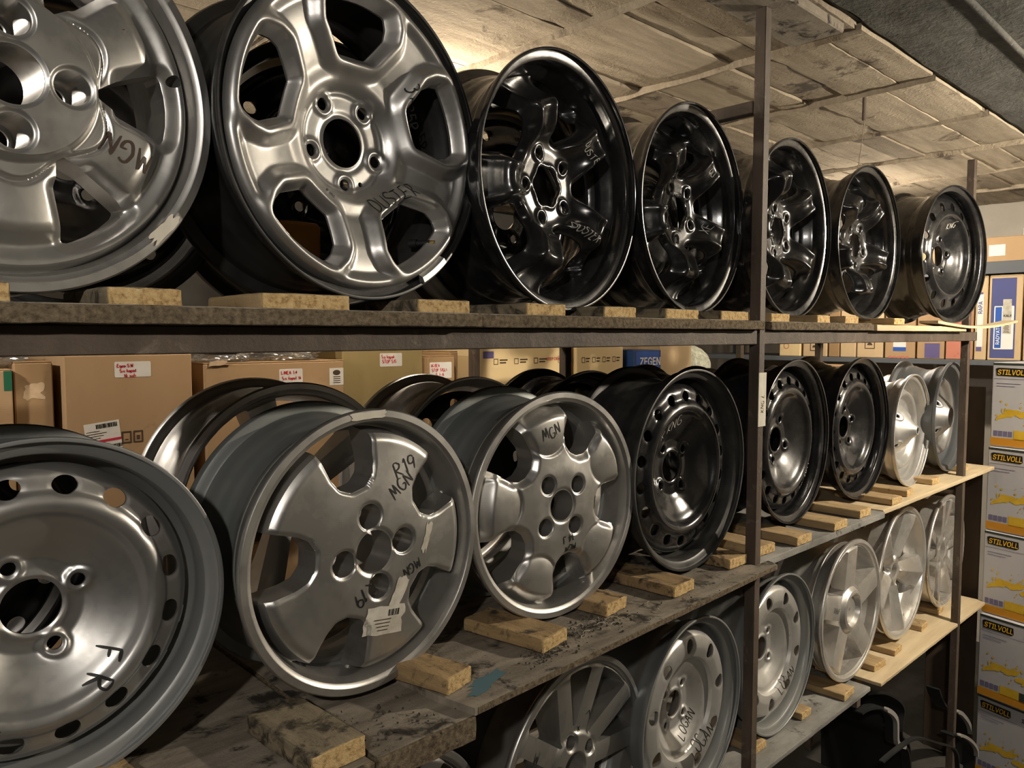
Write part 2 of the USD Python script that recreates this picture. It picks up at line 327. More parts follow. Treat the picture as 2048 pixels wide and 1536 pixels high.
# ceiling: slab with board-marked concrete strips and fins of grout at the shuttering joints
ceil = UsdGeom.Xform.Define(stage, '/World/ceiling'); setdata(ceil.GetPrim(), kind='structure', label='low board-marked concrete ceiling')
USED[('/World', 'ceiling')] = 1
YE = .765                                                  # the boarded soffit ends here; beyond, aisle shadow is painted as dark slab colour
obj('slab', trimesh.creation.box(bounds=[[X0, YE, ZC+.018], [X1, Y1, ZC+.14]]), 'conc_dark_and_shade', '/World/ceiling')
obj('aisle_slab_painted_shade', rough_box(X0, X1, Y0, YE-.004, ZC+.010, ZC+.14, .05, .008, 9, 3, .003), 'conc_dark_and_shade', '/World/ceiling', smooth=40, label='rough concrete over the aisle with shade painted into its colour')
obj('pipe', tube([(x, .555+.006*math.sin(3*x), ZC+.006) for x in np.linspace(X0, X1, 40)], .007, 8), 'conc_dark_and_shade', '/World/ceiling', smooth=60)
JX = [1.34+.485*k for k in range(-2, 8)]
def strip(x0, x1, y0, y1, dz, seed):
    nx, ny = 14, 5
    xs, ys = np.linspace(x0, x1, nx), np.linspace(y0, y1, ny)
    g = np.stack(np.meshgrid(xs, ys, indexing='ij'), -1).reshape(-1, 2)
    p = np.column_stack([g, np.zeros(len(g))])
    z = ZC + dz + (meshkit.fbm(p*np.array([5, 22, 1])+seed*3.1, 4, seed)-.5)*.010
    edge = np.minimum(g[:, 1]-y0, y1-g[:, 1]) < 1e-6
    z = z + edge*0.003*RNG.random(len(g))
    bot = np.column_stack([g, z]); top = np.column_stack([g, np.full(len(g), ZC+.02)])
    V = np.vstack([bot, top]); F = []; o = len(g)
    I = lambda i, j: i*ny+j
    for i in range(nx-1):
        for j in range(ny-1):
            F += [[I(i, j), I(i, j+1), I(i+1, j+1)], [I(i, j), I(i+1, j+1), I(i+1, j)]]
    rim = [I(i, 0) for i in range(nx)]+[I(nx-1, j) for j in range(1, ny)]+[I(i, ny-1) for i in range(nx-2, -1, -1)]+[I(0, j) for j in range(ny-2, 0, -1)]
    for a, b in zip(rim, rim[1:]+rim[:1]):
        F += [[a, b, b+o], [a, b+o, a+o]]
    return trimesh.Trimesh(V, np.array(F), process=False)
rg = np.random.default_rng(11); ns = 0
for k in range(len(JX)-1):
    x0, x1 = JX[k]+.012, JX[k+1]-.004
    if x0 > X1-.05: break
    x1 = min(x1, X1)
    y = YE+rg.random()*.01
    while y < 3.2 and ns < 270:
        w = rg.choice([.09, .12, .15, .19])*(0.9+.2*rg.random())
        if x0 < 0.3 and y < 1.2: y += w; continue
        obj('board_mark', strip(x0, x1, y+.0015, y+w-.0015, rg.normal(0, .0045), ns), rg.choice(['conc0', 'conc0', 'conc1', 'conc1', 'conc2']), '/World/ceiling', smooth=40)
        ns += 1; y += w
for k, jx in enumerate(JX[:-1]):
    ys = np.arange(YE, 3.3, .02); n = len(ys)
    h = .006+.010*(meshkit.fbm(np.stack([ys*9, ys*0+k*7.3, ys*0], -1), 3, k))
    cx = jx+.006*(meshkit.fbm(np.stack([ys*5, ys*0+k*3.3, ys*0], -1), 2, 40+k)-.5)
    V = []
    for dx, dz in ((-.005, 0), (-.001, 1), (.002, 1), (.005, 0)):
        V.append(np.column_stack([cx+dx, ys, ZC+.008-(h+.008)*dz]))
    V = np.vstack(V); F = []
    for s_ in range(3):
        for i in range(n-1):
            a, b, c, d = s_*n+i, s_*n+i+1, (s_+1)*n+i+1, (s_+1)*n+i
            F += [[a, b, c], [a, c, d]]
    obj('joint_fin', trimesh.Trimesh(V, np.array(F), process=False), 'conc1', '/World/ceiling', smooth=30)

# lamps
for x, y, z, s_, c_, lab in LAMPS:
    em = mat(numbered('/World/Looks', 'bulb_glow'), {'e': ('emission', {'color': c_, 'strength': s_})}, surface='e.emission')
    t = thing('hanging_bulb', lab, 'lamp', (x, y, z-.03))
    b = trimesh.creation.icosphere(2, .03); b.apply_translation([0, 0, .03])
    obj('bulb', b, em, t, smooth=True)
    sk = trimesh.creation.cylinder(.016, .045, sections=20); sk.apply_translation([0, 0, .08])
    obj('socket', sk, 'rubber', t, smooth=40)
    obj('flex', tube([(0, 0, .10), (0, 0, ZC-z+.03)], .003), 'rubber', t, smooth=40)

# ------------------------------------------------------------------ wheels
def revolve(profile, nt):
    """closed (r, z) loop turned about z"""
    p = np.asarray(profile, float); n = len(p)
    th = np.linspace(0, 2*PI, nt, endpoint=False)
    V = np.stack([np.outer(np.cos(th), p[:, 0]), np.outer(np.sin(th), p[:, 0]), np.tile(p[:, 1], (nt, 1))], -1).reshape(-1, 3)
    F = []
    i = np.arange(nt)[:, None]; j = np.arange(n)[None, :]
    a = i*n+j; b = i*n+(j+1) % n; c = ((i+1) % nt)*n+(j+1) % n; d = ((i+1) % nt)*n+j
    F = np.concatenate([np.stack([a, b, c], -1).reshape(-1, 3), np.stack([a, c, d], -1).reshape(-1, 3)])
    m = trimesh.Trimesh(V, F, process=False)
    if m.volume < 0: m.invert()
    return m

def rim_mesh(R, W=.168, drop=.031, kind='steel', nt=128, lip=None):
    k = W/.166
    line = [(R-.0035, -.0015), (R-.0015, -.0015), (R-.0012, -.005), (R-.0025, -.0095), (R-.007, -.0115), (R-.0125, -.0125), (R-.0165, -.0150), (R-.0178, -.020), (R-.019, -.034), (R-.0175, -.039),
            (R-.0185, -.044), (R-.021, -.048), (R-drop+.003, -.064), (R-drop, -.070), (R-drop, -.096), (R-drop+.003, -.102), (R-.023, -.122*k), (R-.0195, -.128*k), (R-.018, -.146*k),
            (R-.0165, -.152*k), (R-.0125, -.1545*k), (R-.007, -.1555*k), (R-.0025, -.1575*k), (R-.0012, -.162*k), (R-.0015, -.166*k), (R-.0035, -.166*k)]
    if kind == 'steel':
        shp = sg.LineString(line).buffer(.0015, cap_style='round', join_style='round', quad_segs=3)
    else:
        shp = sg.LineString(line[10:]).buffer(.0028, quad_segs=3)
        lipp = sg.Polygon([(R-.0012, -.001), (R-.002, 0), (R-.0105, 0), (R-.0125, -.0022), (R-.0165, -.0035), (R-.0195, -.012), (R-.0225, -.036), (R-.026, -.055), (R-.034, -.066), (R-.030, -.072),
                         (R-.019, -.052), (R-.0165, -.040), (R-.0165, -.018), (R-.013, -.0125), (R-.003, -.011), (R-.0005, -.007), (R, -.004)])
        shp = lipp.buffer(.0004) if kind == 'lip' else shp
    shp = shp.simplify(.00025)
    loop = np.array((shp if shp.geom_type == 'Polygon' else max(shp.geoms, key=lambda g: g.area)).exterior.coords)[:-1]
    ls = sg.LinearRing(loop)
    pts = [loop[0]]
    for q in list(loop[1:])+[loop[0]]:                       # cut long steps for even shading
        L_ = np.linalg.norm(q-pts[-1]); n = int(L_/.010)
        a = pts[-1]
        for s_ in range(1, n+1): pts.append(a+(q-a)*s_/(n+1))
        pts.append(q)
    return revolve(np.array(pts[:-1]), nt)

def sdf(poly, x, y):
    """signed distance to a polygon (negative inside)"""
    P = np.asarray(poly); Q = np.roll(P, -1, 0)
    sh = np.shape(x); p = np.stack([np.ravel(x), np.ravel(y)], -1)
    best = np.full(len(p), 1e9); ins = np.zeros(len(p), bool)
    for a, b in zip(P, Q):
        e = b-a; w = p-a
        t = np.clip((w@e)/max(e@e, 1e-14), 0, 1)
        best = np.minimum(best, np.linalg.norm(w-t[:, None]*e, axis=1))
        c = ((a[1] > p[:, 1]) != (b[1] > p[:, 1]))
        with np.errstate(divide='ignore', invalid='ignore'):
            ins ^= c & (p[:, 0] < (b[0]-a[0])*(p[:, 1]-a[1])/(b[1]-a[1]+1e-14)+a[0])
    return np.where(ins, -best, best).reshape(sh)

def disc_solid(zf, zb, Rd, cuts, nr=60, nt=240, r0=.006, r0z=None):
    rr = np.linspace(r0, Rd, nr); th = np.linspace(0, 2*PI, nt, endpoint=False)
    Rg, Tg = np.meshgrid(rr, th, indexing='ij')
    x, y = Rg*np.cos(Tg), Rg*np.sin(Tg)
    zt, zl = zf(x, y), zb(x, y)
    zl = np.minimum(zl, zt-.0008)
    V = np.vstack([np.stack([x, y, zt], -1).reshape(-1, 3), np.stack([x, y, zl], -1).reshape(-1, 3)])
    o = nr*nt
    i = np.arange(nr-1)[:, None]; j = np.arange(nt)[None, :]
    a = i*nt+j; b = (i+1)*nt+j; c = (i+1)*nt+(j+1) % nt; d = i*nt+(j+1) % nt
    up = np.concatenate([np.stack([a, b, c], -1).reshape(-1, 3), np.stack([a, c, d], -1).reshape(-1, 3)])
    dn = up[:, ::-1]+o
    j = np.arange(nt); jn = (j+1) % nt; e = (nr-1)*nt
    w1 = np.concatenate([np.stack([e+j, e+j+o, e+jn+o], -1), np.stack([e+j, e+jn+o, e+jn], -1)])
    w2 = np.concatenate([np.stack([j, jn, jn+o], -1), np.stack([j, jn+o, j+o], -1)])
    F = np.vstack([up, dn, w1, w2])
    m = m3.Manifold(m3.Mesh(V.astype(np.float32), F.astype(np.uint32)))
    if m.is_empty():
        raise RuntimeError('disc not manifold %s' % m.status())
    if m.volume() < 0:
        m = m3.Manifold(m3.Mesh(V.astype(np.float32), F[:, ::-1].astype(np.uint32)))
    tools = []
    for poly in cuts:
        poly, zlow = poly if isinstance(poly, tuple) else (poly, -.3)
        q = np.array(sg.polygon.orient(poly, 1.0).exterior.coords)[:-1]
        cs = m3.CrossSection([q.astype(np.float32)])
        tools.append(m3.Manifold.extrude(cs, .2-zlow).translate([0, 0, zlow]))
    if tools:
        m = m - m3.Manifold.batch_boolean(tools, m3.OpType.Add)
    return m

def circ(x, y, r, n=28):
    return sg.Point(x, y).buffer(r, quad_segs=max(4, n//4))
def pol(r, a):
    return r*math.cos(math.radians(a)), r*math.sin(math.radians(a))
def ell(r, a, rr, rt):
    return affinity.rotate(affinity.scale(sg.Point(*pol(r, a)).buffer(1, quad_segs=6), rr, rt), a, origin=pol(r, a))
def gauss(d, s): return np.exp(-(d/s)**2)
def sstep(e0, e1, v):
    t = np.clip((v-e0)/(e1-e0), 0, 1); return t*t*(3-2*t)
def fold(x, y, n, rot_):
    """coordinates in the sector of window k, window axis along +u"""
    a = np.arctan2(y, x)-math.radians(rot_); r = np.hypot(x, y); s = 2*PI/n
    a = (a+s/2) % s-s/2
    return r*np.cos(a), r*np.sin(a), a, r

def lug_dist(x, y, n, pcd, rot_):
    d = np.full(np.shape(x), 9.0)
    for k in range(n):
        cx, cy = pol(pcd, rot_+360*k/n); d = np.minimum(d, np.hypot(x-cx, y-cy))
    return d

KINDS = {}
def steel_holes(R, nh, hole=(.011, .0085), bore=.030, lugs=(4, .05, 45), lugr=.0075, depth=.048, rot_=0, nr=56, nt=216, crest=.66, ring=.76, cone=None, shoulder=False):
    Rd = R-.0305
    if cone is None:
        pr = [0, .27*R, .305*R, .36*R, .45*R, .54*R, crest*R-.010, crest*R-.002, crest*R+.007, ring*R-.006, ring*R+.008, Rd-.003, Rd]
        pz = [-depth-.006, -depth-.006, -depth-.003, -depth+.004, -depth+.014, -.028, -.018, -.0155, -.019, -.025, -.027, -.038, -.044]
        if shoulder: pr[10] = ring*R+.020; pz[5:13] = [-.030, -.024, -.021, -.018, -.0165, -.021, -.040, -.048]
        pr = list(np.maximum.accumulate(np.minimum(pr, Rd-.0012*np.arange(len(pr))[::-1]))+np.arange(len(pr))*1e-6); f = PchipInterpolator(pr, pz)
    else:
        f = PchipInterpolator(*zip(*cone))
    def zf(x, y):
        r = np.hypot(x, y); z = f(np.clip(r, 0, Rd))
        d = lug_dist(x, y, *lugs)
        z = z+.0045*gauss(d-.011, .0045)
        z = z+.003*gauss(r-bore-.004, .004)
        if hole:
            u, v, a, rr = fold(x, y, nh, rot_)
            dh = np.hypot((u-ring*R)/hole[0], v/hole[1])
            z = z-.0012*gauss(dh-1, .25)
        return z
    cuts = [circ(0, 0, bore, 48)]+[circ(*pol(lugs[1], lugs[2]+360*k/lugs[0]), lugr) for k in range(lugs[0])]
    if hole:
        for k in range(nh):
            cuts.append(ell(ring*R, rot_+360*k/nh, *hole))
    return zf, lambda x, y: zf(x, y)-.0035, Rd, cuts, nr, nt

def kind_duster(R, rot_=19, nr=100, nt=400):
    """five-window stamped full-face steel disc with raised window frames"""
    Rd = R-.0125
    base = sg.Polygon([(.112, -.025), (.112, .025), (.143, .050), (.157, .052)]+[pol(.179, a) for a in np.linspace(15.6, -15.6, 9)]+[(.157, -.052), (.143, -.050)])
    win = np.array(base.buffer(-.006).buffer(.006, quad_segs=5).exterior.coords)[:-1]
    f = PchipInterpolator([0, .062, .067, .072, .078, .092, .115, .150, .180, .192, .199, Rd-.001, Rd], [-.052, -.052, -.051, -.044, -.038, -.029, -.017, -.005, -.001, -.001, -.003, -.012, -.017])
    def zf(x, y):
        u, v, a, r = fold(x, y, 5, rot_)
        z = f(np.clip(r, 0, Rd)); d = sdf(win, u, v)
        out = sstep(.070, .090, r)
        frame = sstep(0, .014, d)*(1-sstep(.016, .034, d))
        valley = sstep(.016, .034, d)*sstep(.080, .105, r)*(1-sstep(.178, .194, r))
        z = z+out*(.005*frame-.010*valley)
        z = z-out*.017*(1-sstep(-.002, .013, d))
        ld = lug_dist(x, y, 5, .0572, rot_+36)
        z = z+.003*gauss(ld-.013, .004)-.002*gauss(r-.038, .004)+.0025*gauss(r-.066, .003)
        return z
    cuts = [circ(0, 0, .0330, 56)]+[circ(*pol(.0572, rot_+36+72*k), .0082) for k in range(5)]+[circ(*pol(.060, rot_-80), .0035)]
    cuts += [affinity.rotate(sg.Polygon(win), rot_+72*k, origin=(0, 0)) for k in range(5)]
    return zf, lambda x, y: zf(x, y)-.0035, Rd, cuts, nr, nt

def kind_star(R, rot_=18, nr=72, nt=300):
    """five-armed black steel disc: flanged U windows, star shaped raised plate round a recessed hub"""
    Rd = R-.033
    base = sg.Polygon([(.084, -.008), (.084, .008), (.100, .026)]+[(.116, .038), (.150, .050), (.182, .060)]+[pol(.2, a) for a in (19, 10, 0, -10, -19)]+[(.182, -.060), (.150, -.050), (.116, -.038)]+[(.100, -.026)])
    base = sg.Polygon(list(base.exterior.coords)).buffer(-.016).buffer(.016, quad_segs=6).intersection(circ(0, 0, Rd-.010, 80))
    win = np.array(base.buffer(-.006).buffer(.006).exterior.coords)[:-1]
    f = PchipInterpolator([0, .058, .072, .089, .104, .124, .138, .153, .170, Rd], [-.050, -.050, -.046, -.024, -.011, -.004, -.008, -.034, -.056, -.066])
    def zf(x, y):
        u, v, a, r = fold(x, y, 5, rot_)
        z = f(np.clip(r, 0, Rd)); d = sdf(win, u, v)
        z = z-.030*(1-sstep(-.001, .017, d))*sstep(.06, .09, r)
        arm = np.abs(a)/(PI/5)                      # 1 on the arm's centre line
        z = z-.007*sstep(.5, 1, arm)*sstep(.072, .09, r)*(1-sstep(.118, .132, r))
        z = z+.004*gauss(d-.020, .007)*sstep(.08, .1, r)
        ld = lug_dist(x, y, 5, .0572, rot_+36)
        z = z+.004*gauss(ld-.012, .004)+.004*gauss(r-.037-.002*np.cos(6*np.arctan2(y, x)), .003)
        return z
    bore = sg.Polygon([pol(.0335+.0018*math.cos(math.radians(6*t)), t) for t in range(0, 360, 6)])
    cuts = [bore]+[circ(*pol(.0572, rot_+36+72*k), .008) for k in range(5)]+[affinity.rotate(sg.Polygon(win), rot_+72*k, origin=(0, 0)) for k in range(5)]
    return zf, lambda x, y: zf(x, y)-.0035, Rd, cuts, nr, nt

def scoop(ri, ro, wi, wo, ra):
    """U-shaped window open towards the rim, from radius ri to ro"""
    p = sg.Polygon([(ri, -wi), (ri, wi), (ro, wo), (ro, -wo)])
    return p.buffer(-ra).buffer(ra, quad_segs=6)

def kind_threearc(R, rot_=33, nr=72, nt=320):
    """flat alloy face with five scooped windows and square-ended arms (wheel B)"""
    Rd = R-.019
    sc = sg.Polygon([(.091, -.012), (.091, .012), (.101, .027), (.118, .035), (.150, .042), (.21, .050), (.21, -.050), (.150, -.042), (.118, -.035), (.101, -.027)]).buffer(-.010).buffer(.010, quad_segs=6)
    win = np.array(sc.exterior.coords)[:-1]
    def zf(x, y):
        u, v, a, r = fold(x, y, 5, rot_)
        z = .006-.006*sstep(.05, .16, r)-.012*sstep(.150, Rd-.004, r)-.030*sstep(Rd-.014, Rd-.008, r)
        d = sdf(win, u, v)
        z = z-.0035*(1-sstep(0, .004, d))
        ld = lug_dist(x, y, 4, .05, 8)
        z = z-.0025*(1-sstep(.0180, .0215, ld))-.0025*(1-sstep(.031, .035, r))
        return z
    def zb(x, y):
        r = np.hypot(x, y); return -.040-.016*sstep(.09, Rd, r)
    cuts = [circ(0, 0, .0295, 56)]+[circ(*pol(.05, 8+90*k), .0175, 40) for k in range(4)]
    cut_ring = circ(0, 0, Rd-.001, 120)
    cuts += [affinity.rotate(sg.Polygon(win), rot_+72*k, origin=(0, 0)) for k in range(5)]
    return zf, zb, Rd, cuts, nr, nt

def kind_lobes(R, rot_=30, nr=76, nt=320):
    """alloy with five domed lobes (wheel C); windows lie between the lobes"""
    Rd = R-.019
    sc = sg.Polygon([(.092, -.009), (.092, .009), (.100, .024), (.114, .033), (.140, .039), (.21, .056), (.21, -.056), (.140, -.039), (.114, -.033), (.100, -.024)]).buffer(-.010).buffer(.010, quad_segs=6)
    win = np.array(sc.exterior.coords)[:-1]
    def zf(x, y):
        r = np.hypot(x, y)
        u, v, a, _ = fold(x, y, 5, rot_+36)
        us, vs, as_, _ = fold(x, y, 5, rot_)
        face = .006-.004*sstep(.05, .1, r)
        dd = np.hypot((us-.136), vs*1.0)
        dome = -.0065+.0115*np.sqrt(np.clip(1-(dd/.051)**2, 0, 1))
        inside = 1-sstep(.0435, .049, dd)
        outz = -.026*sstep(.150, Rd, r)
        z = face+(dome-face)*inside
        z = z+outz*sstep(.0, 1, 1)
        d = sdf(win, u, v)
        z = z-.010*(1-sstep(-.001, .012, d))
        ld = lug_dist(x, y, 4, .05, 40)
        z = z-.0025*(1-sstep(.0155, .0190, ld))-.0025*(1-sstep(.028, .032, r))
        return z
    def zb(x, y):
        r = np.hypot(x, y); return -.042-.018*sstep(.09, Rd, r)
    cuts = [circ(0, 0, .0265, 56)]+[circ(*pol(.05, 40+90*k), .0152, 40) for k in range(4)]
    cuts += [affinity.rotate(sg.Polygon(win), rot_+36+72*k, origin=(0, 0)) for k in range(5)]
    return zf, zb, Rd, cuts, nr, nt

def kind_six(R, rot_=0, nr=130, nt=480):
    """six round-backed spokes under a raised hub cap plate (wheel U1)"""
    Rd = R-.019
    sc = sg.Polygon([(.078, -.004), (.078, .004), (.100, .018), (.146, .036), (.150, .030), (.153, .015), (.154, 0), (.153, -.015), (.150, -.030), (.146, -.036), (.100, -.018)]).buffer(-.003).buffer(.003, quad_segs=6)
    win = np.array(sc.exterior.coords)[:-1]
    def zf(x, y):
        r = np.hypot(x, y)
        us, vs, a, _ = fold(x, y, 6, rot_+30)
        cyl = .015*np.sqrt(np.clip(1-(vs/.046)**2, 0, 1))
        spoke = -.012+cyl*(1-sstep(.128, .158, r))
        outer = -.014+.006*sstep(.150, .166, r)-.012*sstep(.168, Rd, r)
        z = np.where(r < .15, spoke, 0)*(1-sstep(.138, .152, r))+outer*sstep(.138, .152, r)
        u, v, _, _ = fold(x, y, 6, rot_)
        d = sdf(win, u, v)
        z = z-.009*(1-sstep(-.001, .012, d))*sstep(.09, .1, r)
        lobe = .086+.007*np.cos(6*(np.arctan2(y, x)-math.radians(rot_+30)))
        skirt = .006*(1-sstep(lobe-.005, lobe, r))+.010*(1-sstep(.070, .077, r))
        z = z+(-.002+skirt-z)*(1-sstep(lobe-.001, lobe+.005, r))
        ld = lug_dist(x, y, 4, .05, -1)
        z = z-.003*(1-sstep(.0165, .021, ld))-.003*(1-sstep(.027, .031, r))
        return z
    def zb(x, y):
        r = np.hypot(x, y); return -.045-.010*sstep(.09, Rd, r)
    cuts = [circ(0, 0, .0265, 56)]+[(circ(*pol(.05, -1+90*k), .0160, 40), -.041) for k in range(4)]+[circ(*pol(.05, -1+90*k), .0120, 24) for k in range(4)]+[circ(.159, .036, .0062)]
    cuts += [affinity.rotate(sg.Polygon(win), rot_+60*k, origin=(0, 0)) for k in range(6)]
    return zf, zb, Rd, cuts, nr, nt

def kind_spokes(R, n, rot_, wi, wo, ri=.062, ro=None, hubr=.050, crown=.010, dish=.018, lugs=(5, .054, 0), lugr=.010, bore=.030, pair=None, flush=True, nr=60, nt=260, cap=False, crease=0.0, depth=.05, hubz=.0):
    """alloy with n spokes (pair: half angle between twins); window boundaries from spoke edges"""
    Rd = R-(.012 if flush else .019); ro = ro or R-.022
    angs = []
    for k in range(n):
        a = rot_+360*k/n
        angs += [a-pair, a+pair] if pair else [a]
    spk = []
    for a in angs:
        spk.append(affinity.rotate(sg.Polygon([(0, -wi), (ri, -wi), (ro+.03, -wo), (ro+.03, wo), (ri, wi), (0, wi)]), a, origin=(0, 0)))
    solid = shapely.union_all(spk+[circ(0, 0, ri, 60)])
    ann = circ(0, 0, ro, 120).difference(solid).buffer(-.004).buffer(.004, quad_segs=4)
    wins = [g.simplify(.0003) for g in getattr(ann, 'geoms', [ann]) if g.area > 2e-5]
    def zf(x, y):
        r = np.hypot(x, y); th = np.arctan2(y, x)
        da = np.full(np.shape(x), 9.0)
        for a in angs:
            e = np.abs((th-math.radians(a)+PI) % (2*PI)-PI); da = np.minimum(da, e)
        lat = r*np.sin(np.clip(da, 0, PI/2)); w = np.interp(r, [ri, ro], [wi, wo])
        q = np.clip(lat/w, 0, 1.4)
        prof = -crown*q**2 if not crease else -crease*q
        z = -dish*(1-sstep(hubr, ro, r))*0+prof-dish*np.clip(1-(r/ro), 0, 1)
        z = z-.006*sstep(ro-.002, Rd, r)
        hb = 1-sstep(hubr-.004, hubr+.006, r)
        z = z*(1-hb)+hb*(hubz-dish)
        if cap: z = z-.012*(1-sstep(hubr*.66, hubr*.74, r))+.002*gauss(r-hubr*.82, .003)
        if lugs:
            ld = lug_dist(x, y, *lugs); z = z-.004*(1-sstep(lugr, lugr+.006, ld))
        z = z-.003*(1-sstep(bore, bore+.004, r))
        return z
    def zb(x, y):
        return -depth-.010*sstep(.06, Rd, np.hypot(x, y))
    cuts = [circ(0, 0, bore, 48)] if bore else []
    if lugs: cuts += [(circ(*pol(lugs[1], lugs[2]+360*k/lugs[0]), lugr, 32), -.045) for k in range(lugs[0])]+[circ(*pol(lugs[1], lugs[2]+360*k/lugs[0]), lugr*.8, 20) for k in range(lugs[0])]
    return zf, zb, Rd, cuts+wins, nr, nt

def scaled(spec, k):
    zf, zb, Rd, cuts, nr, nt = spec
    return lambda x, y: k*zf(x/k, y/k), lambda x, y: k*zb(x/k, y/k), Rd*k, [(affinity.scale(c[0], k, k, origin=(0, 0)), c[1]*k) if isinstance(c, tuple) else affinity.scale(c, k, k, origin=(0, 0)) for c in cuts], nr, nt

def towheel(m, R):
    """wheel frame (x right, y up, z outward) -> thing frame (x right, -y outward, z up) with the origin under the tread"""
    v = np.asarray(m.vertices)
    return trimesh.Trimesh(np.stack([v[:, 0], -v[:, 2], v[:, 1]+R], -1), np.asarray(m.faces), process=False)

def wheel(label, c, R, yaw_, spec, md, mr, rimkind='steel', writing=(), stickers=(), W=.168, drop=.031, group=None, extra=None, flip=False, nt=128, name='car_wheel', sm=32):
    """c: centre of the front flange; writing: (text, x, y, height, angle, width, ink)"""
    t = thing(name, label, 'wheel', (c[0], c[1], c[2]-R), yaw_+(180 if flip else 0), group)
    zf, zb, Rd, cuts, nr, ntd = spec
    d = disc_solid(zf, zb, Rd, cuts, nr, ntd)
    q = d.to_mesh(); dm = trimesh.Trimesh(np.asarray(q.vert_properties)[:, :3], np.asarray(q.tri_verts), process=False)
    if rimkind == 'alloy':
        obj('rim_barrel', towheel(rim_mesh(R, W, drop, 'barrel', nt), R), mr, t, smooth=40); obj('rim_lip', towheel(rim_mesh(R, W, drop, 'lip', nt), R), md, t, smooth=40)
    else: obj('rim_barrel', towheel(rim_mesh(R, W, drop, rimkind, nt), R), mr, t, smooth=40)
    obj('disc', towheel(dm, R), md, t, smooth=sm)
    for k, (s_, x, y, h, a, w, ink) in enumerate(writing):
        ln, _ = strokes(s_, h, seed=len(s_)*7+k+int(abs(x)*1000))
        obj('marker_writing', towheel(surface_writing(place2d(ln, x, y, a), w, zf), R), ink, t)
    for nm, poly, mm, lift in stickers:
        obj(nm, towheel(patch(poly, zf, lift), R), mm, t)
    if extra: extra(t, R, zf)
    return t

def quad(x, y, w, h, a):
    return affinity.rotate(sg.box(x-w/2, y-h/2, x+w/2, y+h/2), a, origin=(x, y))
def ragged(x, y, w, h, a, seed=0, amp=.12):
    rg = np.random.default_rng(seed); p = []
    ex = np.array(sg.box(-.5, -.5, .5, .5).segmentize(.18).exterior.coords)[:-1]
    ex = ex*(1+rg.normal(0, amp, (len(ex), 1)))
    return affinity.translate(affinity.rotate(sg.Polygon(ex*[w, h]).buffer(0), a, origin=(0, 0)), x, y)

def bars(x, y, w, h, a, n=14, seed=3):
    """barcode as thin strips"""
    rg = np.random.default_rng(seed); out = []; u = -w/2
    while u < w/2-.0008:
        bw = rg.choice([.0007, .0013, .002]); out.append(sg.box(u, -h/2, u+bw, h/2)); u += bw+rg.choice([.0008, .0014])
    return [affinity.translate(affinity.rotate(b, a, origin=(0, 0)), x, y) for b in out]
def multi(polys, zf, lift): return cat(*[patch(p, zf, lift, .01) for p in polys])

def valve(x, y, z, ang=0, brass=False):
    def f(t, R, zf):
        s_ = trimesh.creation.cylinder(.0045, .030, sections=16); s_.apply_translation([0, 0, .0])
        b = trimesh.creation.cylinder(.0065, .012, sections=16); b.apply_translation([0, 0, -.012])
        g = cat(s_, b)
        M4 = tr(x, y, z)@rot([0, 1, 0], 25)@rot([1, 0, 0], ang)
        obj('valve_stem', towheel(xf(g, M4), R), 'rubber', t, smooth=30)
        cpt = trimesh.creation.cylinder(.0040, .010, sections=16); cpt.apply_translation([0, 0, .018])
        obj('valve_cap', towheel(xf(cpt, M4), R), 'brass' if brass else 'rubber', t, smooth=30)
    return f

def lipweight(a0, a1):
    """clip-on balance weight on the flange"""
    def f(t, R, zf):
        th = np.radians(np.linspace(a0, a1, 9)); prof = [(R-.017, -.003), (R-.012, .004), (R-.004, .004), (R+.0005, -.002), (R-.004, -.006)]
        V = np.array([[r*math.cos(a), r*math.sin(a), z] for a in th for r, z in prof]); n = len(prof)
        m = trimesh.convex.convex_hull(V[:n*2]) if False else None
        parts = [trimesh.convex.convex_hull(V[i*n:(i+2)*n]) for i in range(len(th)-1)]
        mm = m3.Manifold.batch_boolean([m3.Manifold(m3.Mesh(p.vertices.astype(np.float32), p.faces.astype(np.uint32))) for p in parts], m3.OpType.Add).to_mesh()
        obj('balance_weight', towheel(trimesh.Trimesh(mm.vert_properties[:, :3], mm.tri_verts, process=False), R), 'lead', t, smooth=30)
    return f

RA = .190; RL = .206
R13, R14, R15, R16, R17 = .184, .195, .208, .2180, .220

# ---- upper row, front
def u1x(t, R, zf):
    ring = lambda a0, a1, n: None
    pts = [(R*1.001*math.cos(math.radians(a)), R*1.001*math.sin(math.radians(a))) for a in np.linspace(-52, -38, 8)]
    poly = sg.LineString(pts).buffer(.008, cap_style='flat')
    v = patch(ragged(.150, -.132, .040, .013, 48, 4, .12), lambda x, y: np.full(np.shape(x), .0012), .0004)
    obj('tape_scrap', towheel(v, R), 'tape', t)
wheel('six-spoke silver alloy wheel with raised hub plate, cut by the left frame edge, upper shelf', (.171, .895, 1.7515), .2105, 6, scaled(kind_six(R14, 2), .2105/R14), 'alloy', 'alloy', 'alloy',
      [('MGN', .139, -.052, .024, 158, .0030, 'inkbrown'), ('.-. ', .108, .072, .006, 20, .0012, 'ink')], extra=u1x, nt=200)
def u2x(t, R, zf):
    valve(.125, -.128, -.030, 0, True)(t, R, zf); lipweight(-62, -47)(t, R, zf)
wheel('large silver steel wheel with five framed windows beside the six-spoke alloy, upper shelf', (.584, .900, 1.7655), R16, 6.5, kind_duster(R16), 'silver', 'blacksatin', 'steel',
      [('DUSTER', .036, -.094, .019, 27, .0015, 'ink'), ('DUSTE', .178, .098, .015, -80, .0022, 'inkbrown'), ('3735R', .082, .088, .017, -66, .0024, 'ink'), ('IFIIII', -.045, -.072, .006, -38, .0008, 'ink')], extra=u2x, nt=200)
star = lambda rot_, **k: kind_star(R16, rot_, **k)
